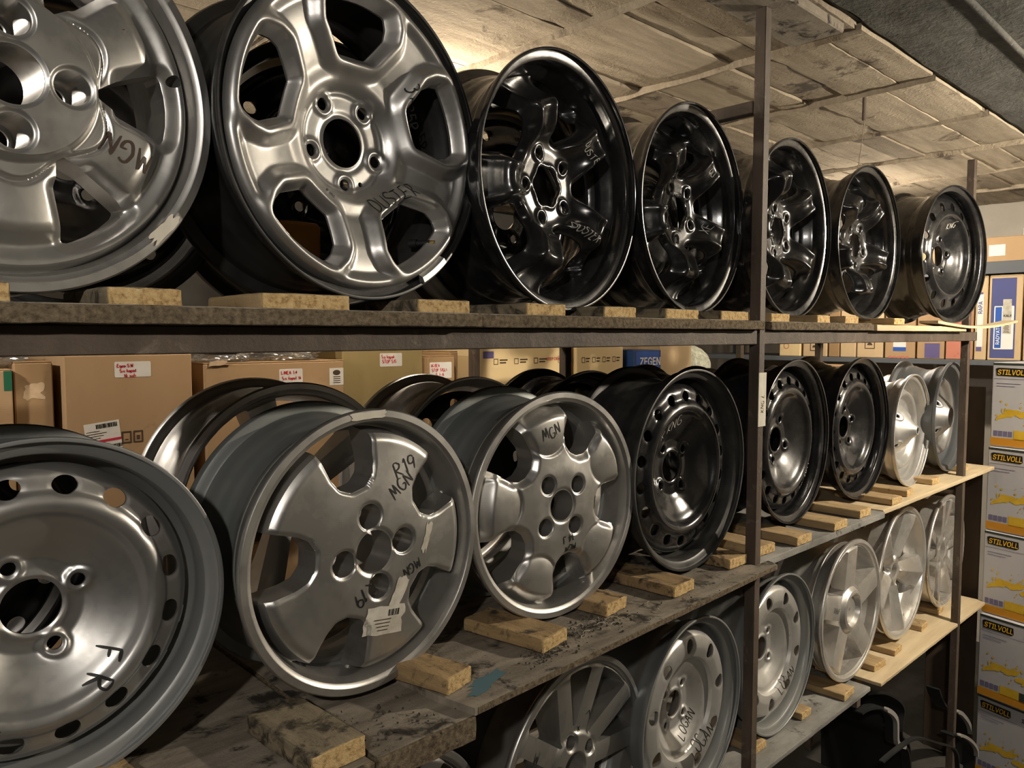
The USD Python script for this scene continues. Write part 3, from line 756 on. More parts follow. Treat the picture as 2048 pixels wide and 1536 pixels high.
wheel('black five-armed steel wheel touching the silver window wheel, chalk lettering on its arms, upper shelf', (.982, .898, 1.7585), R16, 5.3, star(4), 'black', 'black', 'steel',
      [('I', -.104, -.022, .022, 5, .0018, 'ink'), ('II', .098, -.066, .020, -10, .0018, 'ink'), ('I', .092, .080, .018, -10, .0016, 'ink'),
       ('DUSTER', .066, .078, .012, -50, .0014, 'chalk'), ('DUSTER', .052, -.066, .012, -32, .0014, 'chalk')], nt=176)
wheel('black five-armed steel wheel just left of the tall post, upper shelf', (1.407, .919, 1.762), R16, 4.8, star(14), 'black', 'black', 'steel',
      [('DU', .070, .090, .012, -40, .0014, 'chalk'), ('XE', .088, -.040, .016, 60, .0016, 'chalk')], nt=160)
wheel('black five-armed steel wheel partly hidden behind the right side of the tall post, upper shelf', (1.820, .907, 1.759), R16, 2.5, star(2, nr=60, nt=240), 'black', 'black', 'steel', nt=140)
wheel('black five-armed steel wheel with a white mark, left of the end wheel, upper shelf', (2.262, .901, 1.759), R16, 0, star(20, nr=60, nt=240), 'black', 'black', 'steel',
      [('XI', -.10, -.085, .022, 10, .002, 'chalk')], nt=140)
wheel('black round-holed steel wheel, last on the upper shelf', (2.734, .824, 1.756), R16, -7.6,
      steel_holes(R16, 14, (.0135, .0130), .032, (5, .054, 10), .008, .054, 5, 66, 264, crest=.605, ring=.715), 'black', 'black', 'steel', [('KNG', .02, .085, .018, 15, .0018, 'chalk')], nt=140)
# ---- middle row, front
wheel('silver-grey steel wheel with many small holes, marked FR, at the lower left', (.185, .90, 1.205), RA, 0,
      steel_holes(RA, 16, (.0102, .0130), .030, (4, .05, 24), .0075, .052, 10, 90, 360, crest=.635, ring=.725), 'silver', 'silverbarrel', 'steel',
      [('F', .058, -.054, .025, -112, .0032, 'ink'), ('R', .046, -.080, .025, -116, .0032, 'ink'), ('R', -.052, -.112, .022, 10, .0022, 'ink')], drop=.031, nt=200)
zfB = None
def bx(t, R, zf):
    obj('sticker_barcode', towheel(multi(bars(.032, -.092, .020, .009, -8), zf, .0014), R), 'ink', t)
    obj('sticker_print', towheel(multi([quad(.012, -.098-.005*k, .030-.004*k, .0012, -8) for k in range(4)], zf, .0014), R), 'printdark', t)
    valve(-.085, -.140, -.055, 60)(t, R, zf)
    v = patch(ragged(-.004, R-.008, .055, .010, 2, 9, .06), lambda x, y: np.full(np.shape(x), .0006), .0004)
    obj('tape_scrap', towheel(v, R), 'tape', t)
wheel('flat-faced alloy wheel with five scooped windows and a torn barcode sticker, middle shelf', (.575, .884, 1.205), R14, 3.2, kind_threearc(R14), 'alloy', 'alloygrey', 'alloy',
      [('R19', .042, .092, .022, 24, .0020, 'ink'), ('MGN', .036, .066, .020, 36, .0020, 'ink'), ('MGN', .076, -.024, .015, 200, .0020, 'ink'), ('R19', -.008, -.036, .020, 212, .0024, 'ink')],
      [('sticker', ragged(.016, -.100, .066, .040, -8, 2, .05), 'paperdirty', .0008), ('sticker', ragged(.040, -.066, .020, .044, -28, 5, .08), 'paperdirty', .0008),
       ('glue_stain', ragged(.093, .0, .012, .040, -20, 8, .2), 'paperdirty', .0006)], extra=bx, nt=200)
wheel('alloy wheel with five domed lobes between two wheels of the middle shelf', (.957, .89, 1.209), R14, -2.3, kind_lobes(R14), 'alloy', 'alloygrey', 'alloy',
      [('MGN', -.042, .112, .020, 20, .0020, 'ink'), ('14.J', .028, -.050, .014, 190, .0018, 'ink'), ('MGN.', .034, -.070, .012, 186, .0020, 'ink')], nt=200)
wheel('worn black steel wheel between the lobed alloy and the post, middle shelf', (1.351, .881, 1.223), R15, 1.6,
      steel_holes(R15, 18, (.0112, .0118), .031, (4, .054, 40), .008, .052, 8, 70, 300, crest=.625, ring=.725), 'black', 'blackworn', 'steel', [('R KNG', -.062, .060, .024, 26, .0016, 'chalk')], nt=160)
wheel('black steel wheel with chalk lettering just right of the post, middle shelf', (1.853, .909, 1.231), R15, 3.0,
      steel_holes(R15, 18, (.0112, .0118), .031, (4, .054, 70), .008, .052, 8, 66, 264, crest=.635, ring=.735), 'black', 'black', 'steel', [('KNG', .128, -.068, .020, -112, .0018, 'chalk'), ('III', .100, -.118, .018, -132, .0018, 'chalk')], nt=140)
wheel('black steel wheel left of the small silver wheel, middle shelf', (2.289, .922, 1.227), R15, .8,
      steel_holes(R15, 18, (.0112, .0118), .031, (5, .054, 20), .008, .052, 20, 66, 264, crest=.635, ring=.735), 'black', 'black', 'steel', [('KNG', .125, -.05, .016, -112, .0014, 'chalk')], nt=140)
coneG = [(0, .012), (.012, .011), (.030, -.006), (.062, -.030), (.080, -.046), (.100, -.044), (.112, -.030), (.122, -.026), (.130, -.036), (.142, -.052), (.150, -.06)]
wheel('small bright silver steel wheel with pointed hub cone, middle shelf', (2.674, .914, 1.189), R13, 2.3,
      steel_holes(R13, 8, (.006, .014), .010, (4, .068, 45), .006, .05, 22, 50, 180, ring=.745, cone=coneG), 'silver2', 'silver2', 'steel', nt=128)
coneH = [(0, -.004), (.034, -.006), (.046, -.014), (.066, -.034), (.082, -.048), (.104, -.050), (.120, -.036), (.130, -.032), (.138, -.040), (.150, -.056), (.161, -.064)]
wheel('dark grey steel wheel with stepped hub, last on the middle shelf', (3.011, .902, 1.210), R14, 1.8,
      steel_holes(R14, 8, (.007, .016), .032, (4, .070, 45), .007, .05, 10, 50, 180, ring=.745, cone=coneH), 'silver', 'greysteel', 'steel', nt=128)
# ---- bottom row, front
wheel('alloy wheel showing only the top of its spokes under the chipboard corner', (.655, .95, .6655), .192, 4, kind_spokes(.192, 5, 77, .020, .024, pair=15, crown=.003, dish=.030, depth=.06), 'alloy', 'alloygrey', 'alloy', nt=128)
wheel('large alloy wheel with ten spokes in pairs, under the front of the middle shelf', (1.045, .920, .688), .213, 4,
      kind_spokes(.213, 5, 88, .0195, .0195, ri=.066, pair=16, crown=.002, dish=.024, lugs=(5, .054, 100), lugr=.0135, hubr=.066, hubz=.014, depth=.07, nr=72, nt=300), 'alloy', 'alloygrey', 'alloy',
      [('M', -.105, .078, .022, 160, .0018, 'ink'), ('L', .045, .098, .024, 200, .0018, 'ink'), ('X', .012, .066, .010, 0, .0016, 'ink')], nt=160)
logan = lambda rot_: steel_holes(RL, 9, (.0165, .0150), .029, (4, .05, 50), .0075, .052, rot_, 76, 300, crest=.575, ring=.672, shoulder=True)
wheel('twice-lettered silver steel wheel with nine round holes, left of the post, bottom shelf', (1.408, .905, .682), RL, 3.2, logan(8), 'silver2', 'silverbarrel', 'steel',
      [('LOGAN', .018, -.088, .020, 38, .0017, 'ink'), ('LOGAN', .030, -.128, .026, 26, .0022, 'ink')], nt=150)
wheel('silver steel wheel with nine round holes, right of the post, bottom shelf', (1.830, .925, .682), RL, 2.0, logan(25), 'silver2', 'silverbarrel', 'steel',
      [('LOGAN', .040, -.128, .024, 28, .0019, 'ink')], nt=140)
wheel('bright alloy wheel with five broad flat spokes, bottom shelf', (2.247, .918, .6945), R15, .3,
      kind_spokes(R15, 5, 92, .035, .032, ri=.075, crown=.002, dish=.014, lugs=None, bore=.0, hubr=.062, hubz=.016, cap=True, flush=False), 'alloy2', 'alloy2', 'alloy', [('DUBUF', -.120, .022, .014, -22, .0014, 'ink')], nt=140)
wheel('bright alloy wheel with five petal spokes meeting at a small hub, bottom shelf', (2.662, .924, .716), R17, 1.4,
      kind_spokes(R17, 5, 60, .026, .064, ri=.050, crown=.0, crease=.022, dish=.030, lugs=(5, .048, 24), lugr=.008, bore=.024, hubr=.044, flush=True), 'alloy2', 'alloy2', 'alloy', nt=140)
wheel('bright alloy wheel with paired thin spokes, last on the bottom shelf', (3.106, .931, .700), .210, .9,
      kind_spokes(.210, 5, 90, .014, .015, ri=.066, pair=12, crown=.002, dish=.020, lugs=(5, .05, 10), lugr=.010, hubr=.064, hubz=.006, flush=True), 'alloy2', 'alloy2', 'alloy', [('MGN', -.12, -.012, .016, 5, .0014, 'ink')], nt=128)

# ---- middle shelf, back row
sp = dict(nr=30, nt=150)
back_black = lambda rot_: steel_holes(R15, 12, (.0125, .0120), .030, (4, .054, 40), .008, .050, rot_, 30, 150, crest=.62, ring=.735)
wheel('dark alloy wheel standing behind the scooped alloy, cardboard showing through its window', (.610, 1.165, 1.217), .205, 0,
      kind_spokes(.205, 5, 36, .020, .026, ri=.056, hubr=.045, crown=.004, dish=.03, flush=False, **sp), 'silver2', 'silver2', 'alloy', nt=128)
RB = .203
back_black = lambda rot_: steel_holes(RB, 12, (.0125, .0120), .030, (4, .054, 40), .008, .050, rot_, 30, 150, crest=.62, ring=.735)
for x_, y_, r_, mm_, lab_ in [(.125, 1.20, 12, 'blacksatin', 'black steel wheel in the back row behind the hole-ringed wheel at the left'),
                              (.985, 1.150, 40, 'silver2', 'black steel wheel in the back row with two lit round holes above the lobed alloy'),
                              (1.355, 1.165, 5, 'black', 'black steel wheel in the back row before the yellow cartons'),
                              (1.765, 1.150, 15, 'blacksatin', 'black steel wheel in the back row left of the post beside the blue box'),
                              (2.12, 1.170, 25, 'blacksatin', 'black steel wheel in the back row hidden mostly by the post'),
                              (2.48, 1.145, 8, 'blacksatin', 'black steel wheel in the back row right of the post'),
                              (2.845, 1.165, 18, 'blacksatin', 'black steel wheel in the back row before the cartons with glass and umbrella marks')]:
    RB = .192 if x_ < .3 or x_ > 2 else .203
    wheel(lab_, (x_, y_, 1.012+RB), RB, 2, back_black(r_), 'blacksatin', mm_, 'steel', nt=112)
wheel('small silver wheel in the back row near the far end', (3.20, 1.15, 1.183), .176, 0, steel_holes(.176, 0, None, .028, (4, .05, 0), .007, .045, 0, 30, 150), 'silver2', 'silver2', 'steel', nt=112)
# ---- upper shelf, back row (dark wheels glimpsed through the windows of the front ones)
wheel('black wheel behind the six-spoke alloy, glimpsed through its gaps, upper shelf', (.30, 1.17, 1.7465), R16, 0, steel_holes(R16, 10, (.010, .009), .03, (5, .054, 10), .008, .05, 20, 30, 150, crest=.62, ring=.735), 'black', 'blacksatin', 'steel', nt=112)
wheel('black wheel behind the silver window wheel, glimpsed through its openings, upper shelf', (.655, 1.10, 1.7465), R16, 0, steel_holes(R16, 10, (.010, .009), .03, (5, .054, 10), .008, .05, 36, 30, 150, crest=.62, ring=.735), 'black', 'blacksatin', 'steel', nt=112)
wheel('black wheel behind the chalk-lettered wheel, upper shelf', (1.09, 1.12, 1.7465), R16, 0, steel_holes(R16, 10, (.010, .009), .03, (5, .054, 10), .008, .05, 10, 30, 150, crest=.62, ring=.735), 'black', 'blacksatin', 'steel', nt=112)
wheel('black wheel behind the two wheels left of the tall post, upper shelf', (1.55, 1.14, 1.7465), R16, 0, steel_holes(R16, 10, (.010, .009), .03, (5, .054, 10), .008, .05, 60, 30, 150, crest=.62, ring=.735), 'black', 'blacksatin', 'steel', nt=112)

# ------------------------------------------------------------------ rack
rk = thing('steel_shelf_rack', 'dark brown welded steel rack carrying three shelves of wheels', 'shelf rack', (1.5, .83, ZF))
def rkbox(name, x0, x1, y0, y1, z0, z1):
    obj(name, rbox(x0-1.5, x1-1.5, y0-.83, y1-.83, z0-ZF, z1-ZF, .0015), 'rust', rk)
POSTS = []
for x in (-.85, 1.497, 2.985):
    yy = .822 if x < 2 else .852
    for y_, top in ((yy, 2.175 if x < 2 else 2.10), (1.375, 1.56)):
        rkbox('post', x, x+.024, y_, y_+.024, ZF, top); POSTS.append((x, x+.024, y_, y_+.024))
for zl, zr in ((1.480, 1.480), (.931, .954), (.427, .428)):
    rkbox('front_rail', -.823, 1.497, .826+(.13 if zl < 1.4 else 0), .850+(.13 if zl < 1.4 else 0), zl, zl+.030)
    rkbox('front_rail', 1.522, 2.985, .956, .980, zr, zr+.030) if zr < 1.4 else rkbox('front_rail', 1.522, 2.985, .826, .850, zr, zr+.030)
    rkbox('rear_rail', -.823, 1.497, 1.375, 1.40, zl, zl+.030)
    rkbox('rear_rail', 1.522, 2.985, 1.375, 1.40, zr, zr+.030)
    for x in (-.85, .35, 1.497): rkbox('cross_rail', x+.001, x+.026, .850, 1.375, zl-.002, zl+.028)
    for x in (2.2, 2.985): rkbox('cross_rail', x+.001, x+.026, .880, 1.375, zr-.002, zr+.028)
rkbox('cross_rail', 1.498, 1.523, .849, 1.375, 1.965, 1.990)
tp = thing('masking_tape', 'strip of pale masking tape wrapped on the tall front post', 'tape', (1.5115, .8215, 1.305))
obj('strip', cat(rough_box(-.0155, .0160, -.0012, .0004, 0, .115, .01, .0004, 90, 2, .0002)), 'tape', tp)
ln, _ = strokes('KNG L', .012, seed=5)
obj('marker_writing', xf(surface_writing(place2d(ln, .004, .010, 84), .0012, lambda x, y: np.zeros(np.shape(x)), .0), np.array([[1, 0, 0, 0], [0, 0, -1, -.0020], [0, 1, 0, .02], [0, 0, 0, 1.]])), 'printdark', tp)
def single(name, mesh, m, label, category, group=None, smooth=False):
    return obj(name, mesh, m, smooth=smooth, label=label, category=category, group=group)
single('timber_plank', rough_box(1.30, 1.76, .775, .90, 2.176, 2.199, .03, .001, 30, 4), 'board', 'flat dirty timber plank between the tall post and the ceiling', 'plank')

# boards: (x0, x1, y0, y1, z0, z1, material, label, roughness)
BOARDS = [
 (-.80, .703, .800, 1.372, 1.510, 1.5285, 'chip', 'rough chipboard shelf board under the two big silver wheels', .0022),
 (.706, 1.492, .806, 1.372, 1.5105, 1.5285, 'chip', 'chipboard shelf board under the black wheels left of the post', .0016),
 (1.530, 2.07, .812, 1.372, 1.5105, 1.5280, 'chip', 'short rough shelf board right of the post on the upper shelf', .0016),
 (2.075, 2.80, .806, 1.372, 1.5105, 1.5270, 'ply', 'pale shelf board beneath the last black wheels', .001),
 (-.80, .489, .752, 1.372, .962, .995, 'chip', 'thick dusty chipboard at the lower left of the middle shelf', .002),
 (.492, .648, .752, 1.372, .962, .995, 'chip', 'narrow thick chipboard piece with a crumbled corner, middle shelf', .003),
 (1.527, 2.235, .832, 1.372, .985, 1.003, 'boardgrey', 'grey shelf board right of the post, middle shelf', .0008),
 (2.24, 3.30, .838, 1.372, .992, 1.006, 'ply', 'pale plywood board at the far end of the middle shelf', .0008),
 (-.80, 1.49, .86, 1.372, .458, .471, 'boardgrey', 'grey board under the left wheels of the bottom shelf', .0008),
 (1.527, 2.27, .870, 1.372, .459, .473, 'boardgrey', 'grey stained board with a broken end, bottom shelf', .0010),
 (2.30, 3.32, .852, 1.372, .467, .479, 'ply', 'pale plywood board at the far end of the bottom shelf', .0008),
]
def split_board(x0, x1, y0, y1, z0, z1, m, label, amp):
    """board whose dusty top is a part of its own"""
    t = thing('shelf_board', label, 'shelf board', ((x0+x1)/2, y0, z0))
    cx = (x0+x1)/2
    body = rough_box(x0-cx, x1-cx, 0, y1-y0, 0, z1-z0, .022, amp, 70, int(abs(x0)*100)+3, .002)
    cut = [p for p in POSTS if p[0] < x1+.01 and p[1] > x0-.01 and p[3] > y0-.01 and p[2] < y1+.01]
    if cut:
        mm = m3.Manifold(m3.Mesh(body.vertices.astype(np.float32), body.faces.astype(np.uint32)))
        for p in cut:
            mm = mm - m3.Manifold.cube([p[1]-p[0]+.004, p[3]-p[2]+.004, .3]).translate([p[0]-.002-cx, p[2]-.002-y0, -.1])
        q = mm.to_mesh(); body = trimesh.Trimesh(q.vert_properties[:, :3], q.tri_verts, process=False)
    obj('board', body, m, t, smooth=50)
    if m == 'chip':
        top = rough_box(x0-cx+.003, x1-cx-.003, .005, y1-y0-.004, z1-z0-.001, z1-z0+.0014, .05, .0004, 40, 8, .0006)
        obj('dusty_top', top, 'board', t, smooth=50)
    return t
for b in BOARDS: split_board(*b)
# thin plywood sheet lying over the thick chipboard, its front edge running slightly askew
t = thing('shelf_board', 'thin grimy plywood sheet with a blue paint stain over the middle shelf', 'shelf board', (1.06, .77, .9965))
pl = sg.Polygon([(.632, .815), (.645, .752), (1.535, .790), (1.548, .818), (1.494, .819), (1.494, 1.37), (.60, 1.37)])
pm = trimesh.creation.extrude_polygon(affinity.translate(pl.segmentize(.03), -1.06, -.77), .0105, engine='earcut')
v, f_ = trimesh.remesh.subdivide_to_size(pm.vertices, pm.faces, .03, max_iter=14)
pm = trimesh.Trimesh(v, f_)
obj('board', pm, 'board', t)
obj('board_edge', rough_box(-.41, .47, -.0015, .0015, .0005, .0100, .02, .0006, 90, 5, .0004).apply_transform(tr(0, .0005, 0)@rot([0, 0, 1], math.degrees(math.atan2(.038, .89)))), 'chip', t)
obj('paint_stain', patch(ragged(.705-1.06, .800-.77, .070, .026, 20, 12, .26), lambda x, y: np.full(np.shape(x), .0108), .0004), 'bluepaint', t)
# pale plywood strip sticking out past the far post on the upper shelf, sagging slightly
xs = np.linspace(0, .86, 18)
top = np.array([.014-.018*math.sin(PI*x/.86)*.9+.012*(x/.86)**2 for x in xs])
poly = sg.Polygon(list(zip(xs, top))+list(zip(xs[::-1], top[::-1]-.008)))
st = trimesh.creation.extrude_polygon(poly, .053, engine='earcut')
st.apply_transform(np.array([[1, 0, 0, 0], [0, 0, 1, 0], [0, 1, 0, 0], [0, 0, 0, 1.]])); st.fix_normals()
st.apply_translation([2.50, .796, 1.5290])
single('plywood_strip', st, 'ply', 'pale bowed plywood strip jutting past the far post under the last wheel', 'plank', smooth=40)

# chock blocks: (x0, x1, y0, y1, zbase, height, yaw, material)
def chock(cx, y0, w, L, z, h, ang, m, label, group=None):
    t = thing('wood_chock', label, 'wood block', (cx, y0, z), ang, group)
    body = rough_box(-w/2, w/2, 0, L, 0, h, .014, .0012, 60, int(abs(cx)*977) % 97, .0025)
    obj('block', body, m, t, smooth=40)
    end = rough_box(-w/2+.001, w/2-.001, -.0015, .003, .001, h-.001, .006, .0014, 150, int(abs(cx)*577) % 97, .0008)
    obj('sawn_end', end, 'endgrain', t, smooth=50)
ZU, ZM, ZB = 1.5292, .9970, .4735
up = [(.105, .10, 'left of the near alloy'), (.274, .074, 'under the right of the six-spoke alloy'), (.458, .115, 'left under the big silver wheel'), (.668, .088, 'right under the big silver wheel'),
      (.868, .092, 'left under the chalk-lettered wheel'), (1.052, .088, 'right under the chalk-lettered wheel'), (1.235, .11, 'left under the second black wheel'), (1.420, .10, 'just left of the tall post')]
for x, w, s_ in up:
    chock(x, .835+.01*RNG.random(), w, .16, ZU+.0002, .0195, RNG.normal(0, 2), 'wood' if x in (.458,) else 'wood2', 'rough pine chock on the upper shelf '+s_)
for x, w, s_ in [(1.615, .09, 'just right of the tall post'), (1.83, .08, 'between third and fourth black wheels'), (1.99, .075, 'left under the fourth black wheel'), (2.31, .08, 'between the last two black wheels')]:
    chock(x, .838, w, .16, ZU-.0008, .0195, RNG.normal(0, 2), 'wood', 'pine chock on the upper shelf '+s_)
ZT = 1.0083
chock(.225, .80, .085, .18, ZM+.0005, .028, 4, 'woodmid', 'orange pine chock under the hole-ringed wheel at the lower left')
chock(.449, .766, .074, .15, ZM+.0005, .027, 3, 'wood2', 'big dirty pine chock in front of the scooped alloy')
chock(.664, .808, .056, .15, ZT, .024, 14, 'woodmid', 'orange pine chock on the plywood corner right of the scooped alloy')
chock(.865, .815, .070, .16, ZT, .022, 10, 'woodmid', 'frayed pine chock left under the lobed alloy')
chock(1.055, .845, .070, .16, ZT, .022, 8, 'woodmid', 'frayed pine chock right under the lobed alloy')
chock(1.225, .818, .075, .19, ZT, .022, 4, 'woodmid', 'pine chock left under the worn black wheel')
chock(1.455, .838, .070, .19, ZT, .022, 0, 'woodmid', 'pine chock right under the worn black wheel')
for x, y, w, s_ in [(1.60, .850, .07, 'behind the foot of the post, middle shelf'), (1.745, .832, .075, 'left under the chalk-marked wheel right of the post'), (1.945, .832, .08, 'right under the chalk-marked wheel right of the post'),
                    (2.13, .845, .075, 'left under the next black wheel, middle shelf')]:
    chock(x, y, w, .17, 1.0040, .022, RNG.normal(0, 2), 'wood', 'clean pine chock '+s_)
for x, y, w, s_ in [(2.345, .842, .07, 'right under the black wheel beside the small silver one'), (2.50, .86, .065, 'left under the small silver wheel'), (2.76, .87, .07, 'right under the small silver wheel'), (3.10, .88, .06, 'at the end of the middle shelf')]:
    chock(x, y, w, .17, 1.0068, .020, RNG.normal(0, 2), 'wood', 'small pine chock '+s_)
for x, y, w, z, s_ in [(1.24, .905, .07, .4715, 'left under the twice-marked silver wheel, bottom shelf'), (1.71, .915, .06, .4738, 'left under the silver wheel right of the post, bottom shelf'), (1.955, .915, .055, .4738, 'right under the silver wheel right of the post, bottom shelf'),
                       (2.155, .885, .075, .4738, 'left under the broad-spoked alloy'), (2.40, .895, .08, .4795, 'under the petal-spoked alloy, left'), (2.56, .90, .07, .4795, 'between the broad-spoked and petal alloys'), (2.84, .915, .07, .4795, 'right of the petal-spoked alloy'), (3.05, .93, .07, .4795, 'left under the last alloy, bottom shelf')]:
    chock(x, y, w, .16, z, .020, RNG.normal(0, 3), 'wood', 'pine chock '+s_)
# orange piece glimpsed through the window of the big silver wheel
single('orange_plate', rough_box(.545, .615, 1.078, 1.090, 1.5292, 1.672, .03, .002, 20, 5, .006), 'orangewood', 'orange-brown plate glimpsed through the lower window of the big silver wheel', 'plate', smooth=40)

# debris on the middle shelf
rg = np.random.default_rng(5)
def debris(n, cx, cy, sx, sy, z, smin, smax):
    out = []
    for _ in range(n):
        b = trimesh.creation.icosphere(0, 1); s_ = rg.uniform(smin, smax)
        b.vertices = b.vertices*rg.uniform(.3, 1.2, 3)*s_
        b.apply_transform(trimesh.transformations.random_rotation_matrix(rg.random(3)))
        b.apply_translation([cx+rg.normal(0, sx), cy+rg.normal(0, sy), z+.0006]); out.append(b)
    return cat(*out)
d = cat(debris(120, .98, .835, .05, .018, ZT, .001, .0035), debris(70, .84, .805, .03, .012, ZT, .001, .003), debris(90, 1.0, .82, .25, .02, ZT, .0006, .0018), debris(60, .56, .80, .05, .03, .9972, .0008, .003))
p = single('dust_crumbs', d, 'dust', 'dark crumbs and dust scattered on the front of the middle shelf', 'debris'); stage.GetPrimAtPath(p).SetCustomDataByKey('kind', 'stuff')
d = cat(*[tube(np.array([(0, 0, 0), (.004, .002, .003), (.010, .001, .002), (.014, .004, .0005)])*rg.uniform(.6, 1.8)@trimesh.transformations.rotation_matrix(rg.uniform(0, 6), [0, 0, 1])[:3, :3]+[.97+rg.normal(0, .08), .825+rg.normal(0, .015), ZT+.0012], .0006, 5) for _ in range(16)])
p = single('wood_shavings', d, 'shaving', 'pale thin shavings scattered by the lobed alloy on the middle shelf', 'debris'); stage.GetPrimAtPath(p).SetCustomDataByKey('kind', 'stuff')

# hanging strings and strip under the ceiling
single('hanging_string', tube([(2.44, 1.00, ZC), (2.45, 1.02, 2.05), (2.452, 1.03, 1.97)], .0014, 6), 'cord', 'thin string hanging from the ceiling above the last black wheels', 'string')
single('hanging_strip', rough_box(2.318, 2.332, .955, .963, 2.125, 2.2, .02, .001, 50, 2, .002), 'rust', 'short dark metal strip hanging from the ceiling near the string', 'metal strip')

# ------------------------------------------------------------------ cardboard and cartons
def front(m2, y=0.0):
    """sheet drawn in (x, z) -> standing on the front face y (facing -y)"""
    return xf(m2, np.array([[1, 0, 0, 0], [0, 0, -1, y], [0, 1, 0, 0], [0, 0, 0, 1.]]))
FL = lambda x, y: np.zeros(np.shape(x))
def sheet(poly, lift=.0006): return front(patch(poly, FL, lift, .2))
def written(lines, x, z, h, gap, w=.0016, seed=0, ang=0):
    out = []
    for i, s_ in enumerate(lines):
        ln, L_ = strokes(s_, h, seed=seed+i)
        out.append(surface_writing(place2d(ln, x+i*.3*h, z-i*gap, ang), w, FL, .0012))
    return front(cat(*out))
def printed(text, h, x, z, bold=False, d=.0004, lift=.0010):
    m = meshkit.text_mesh(text, h, d, bold); m.apply_translation([x, z, lift]); return front(m)

def carton(label, x0, x1, y0, dep, z0, z1, m, bulge=.004, seed=0, cut=True, category='cardboard box', group=None, rotz=0):
    t = thing('cardboard_box', label, category, ((x0+x1)/2, y0, z0), rotz, group); w, h = x1-x0, z1-z0
    b = rbox(-w/2, w/2, 0, dep, 0, h, .003)
    v, f = trimesh.remesh.subdivide_to_size(b.vertices, b.faces, .05, max_iter=12); b = trimesh.Trimesh(v, f); v = b.vertices.copy()
    inner = (np.abs(v[:, 0]) < w/2-.01) & (v[:, 2] > .01) & (v[:, 2] < h-.01) & (v[:, 1] > .02)
    v[:, 1] += np.where(inner, (meshkit.fbm(v*6+seed, 2, seed)-.5)*bulge, 0); b.vertices = v
    obj('body', b, m, t)
    # two top flaps meeting in the middle
    obj('flap', rbox(-w/2+.001, w/2-.001, .001, dep/2-.001, h, h+.003, .001), m, t)
    obj('flap', rbox(-w/2+.001, w/2-.001, dep/2+.001, dep-.001, h, h+.003, .001), m, t)
    return t
FY = 2.1
bs = thing('back_shelf_rack', 'steel rack behind the wheel rack holding rows of cardboard boxes', 'shelf rack', (1.5, FY, 0))
for x in (-.35, 1.757, 3.55):
    obj('post', rbox(x-1.5, x+.03-1.5, -.05, -.02, ZF, 1.62, .002), 'rust', bs); obj('post', rbox(x-1.5, x+.03-1.5, .48, .51, ZF, 1.62, .002), 'rust', bs)
for z in (.50, 1.02):
    obj('shelf_deck', rbox(-1.85, 2.08, -.02, .48, z-.02, z, .002), 'board', bs)
    obj('shelf_edge', rbox(-1.85, 2.08, -.048, -.021, z-.04, z, .002), 'rust', bs)
ZS = 1.0205
t = carton('tan cardboard box with green tape at far left of the back shelf', .14, .386, FY, .4, ZS, 1.418, 'card0')
obj('green_tape', sheet(sg.box(.106, .350, .1225, .396)), 'greentape', t)
obj('torn_patch', sheet(ragged(.04, .30, .05, .035, 0, 3)), 'tornpaper', t)
t = carton('narrow brown cardboard box with a torn pale patch on its front', .393, .474, FY+.02, .4, ZS, 1.434, 'card1')
obj('torn_patch', sheet(ragged(.0, .345, .038, .036, 0, 6, .14)), 'tornpaper', t)
t = carton('large cardboard box with red handwriting and a slanted shipping label', .493, .800, FY, .4, ZS, 1.450, 'card0', seed=3)
def redlabel(t, x, z, w, h, lines, hh, gap, seed, mats='paper', ang=0):
    obj('label', sheet(affinity.rotate(sg.box(x, z, x+w, z+h).buffer(-.004).buffer(.004), ang, origin=(x, z))), mats, t)
    obj('red_handwriting', written(lines, x+.006, z+h-hh-.006, hh, gap, .0022, seed, ang), 'redink', t)
redlabel(t, -.040, .372, .088, .040, ['Egea S.W', ' Sis kapat', '   tk sisli'], .0085, .0125, 1)
obj('shipping_label', sheet(affinity.rotate(sg.box(-.112, .19, -.030, .262), 6, origin=(-.07, .23))), 'paper', t)
obj('label_stripe', sheet(affinity.rotate(sg.box(-.110, .2115, -.030, .2175), 6, origin=(-.07, .23)), .001), 'label_red', t)
obj('barcode', front(multi([affinity.rotate(b, 6, origin=(-.07, .23)) for b in bars(-.060, .252, .05, .011, 0, seed=2)+bars(-.055, .198, .05, .009, 0, seed=4)], FL, .001)), 'ink', t)
obj('label_print', front(multi([affinity.rotate(sg.box(-.108, .222+.006*k, -.108+.030+.008*(k % 3), .2235+.006*k), 6, origin=(-.07, .23)) for k in range(4)], FL, .001)), 'printdark', t)
obj('printed_icon', sheet(sg.box(-.026, .205, -.006, .232).buffer(.002).difference(sg.box(-.024, .207, -.008, .230)).union(sg.box(-.020, .211, -.012, .214))), 'printdark', t)
obj('printed_icon', sheet(sg.box(.002, .205, .022, .232).buffer(.002).difference(sg.box(.004, .207, .020, .230)).union(sg.box(.008, .211, .016, .222))), 'printdark', t)
t = carton('wide cardboard box with a torn top corner and two labels', .835, 1.268, FY, .4, ZS, 1.420, 'card0', seed=5)
redlabel(t, .000, .334, .075, .046, ['LINEA 1.4', 'Sis kapat tk'], .010, .016, 7)
obj('label', sheet(sg.box(.165, .325, .214, .378)), 'paper', t)
obj('label_print', sheet(affinity.scale(circ(.190, .364, .010), 1.3, .8), .001), 'printdark', t)
obj('label_print', front(multi([sg.box(.178, .332+.006*k, .203, .334+.006*k) for k in range(4)], FL, .001)), 'printdark', t)
obj('torn_flap', front(trimesh.creation.extrude_polygon(ragged(-.18, .402, .05, .012, 4, 3), .004, engine='earcut'), -.001), 'tornpaper', t)
t = carton('olive cardboard box with a red handwritten label near its top', 1.275, 1.588, FY+.02, .4, ZS, 1.452, 'card2', seed=8)
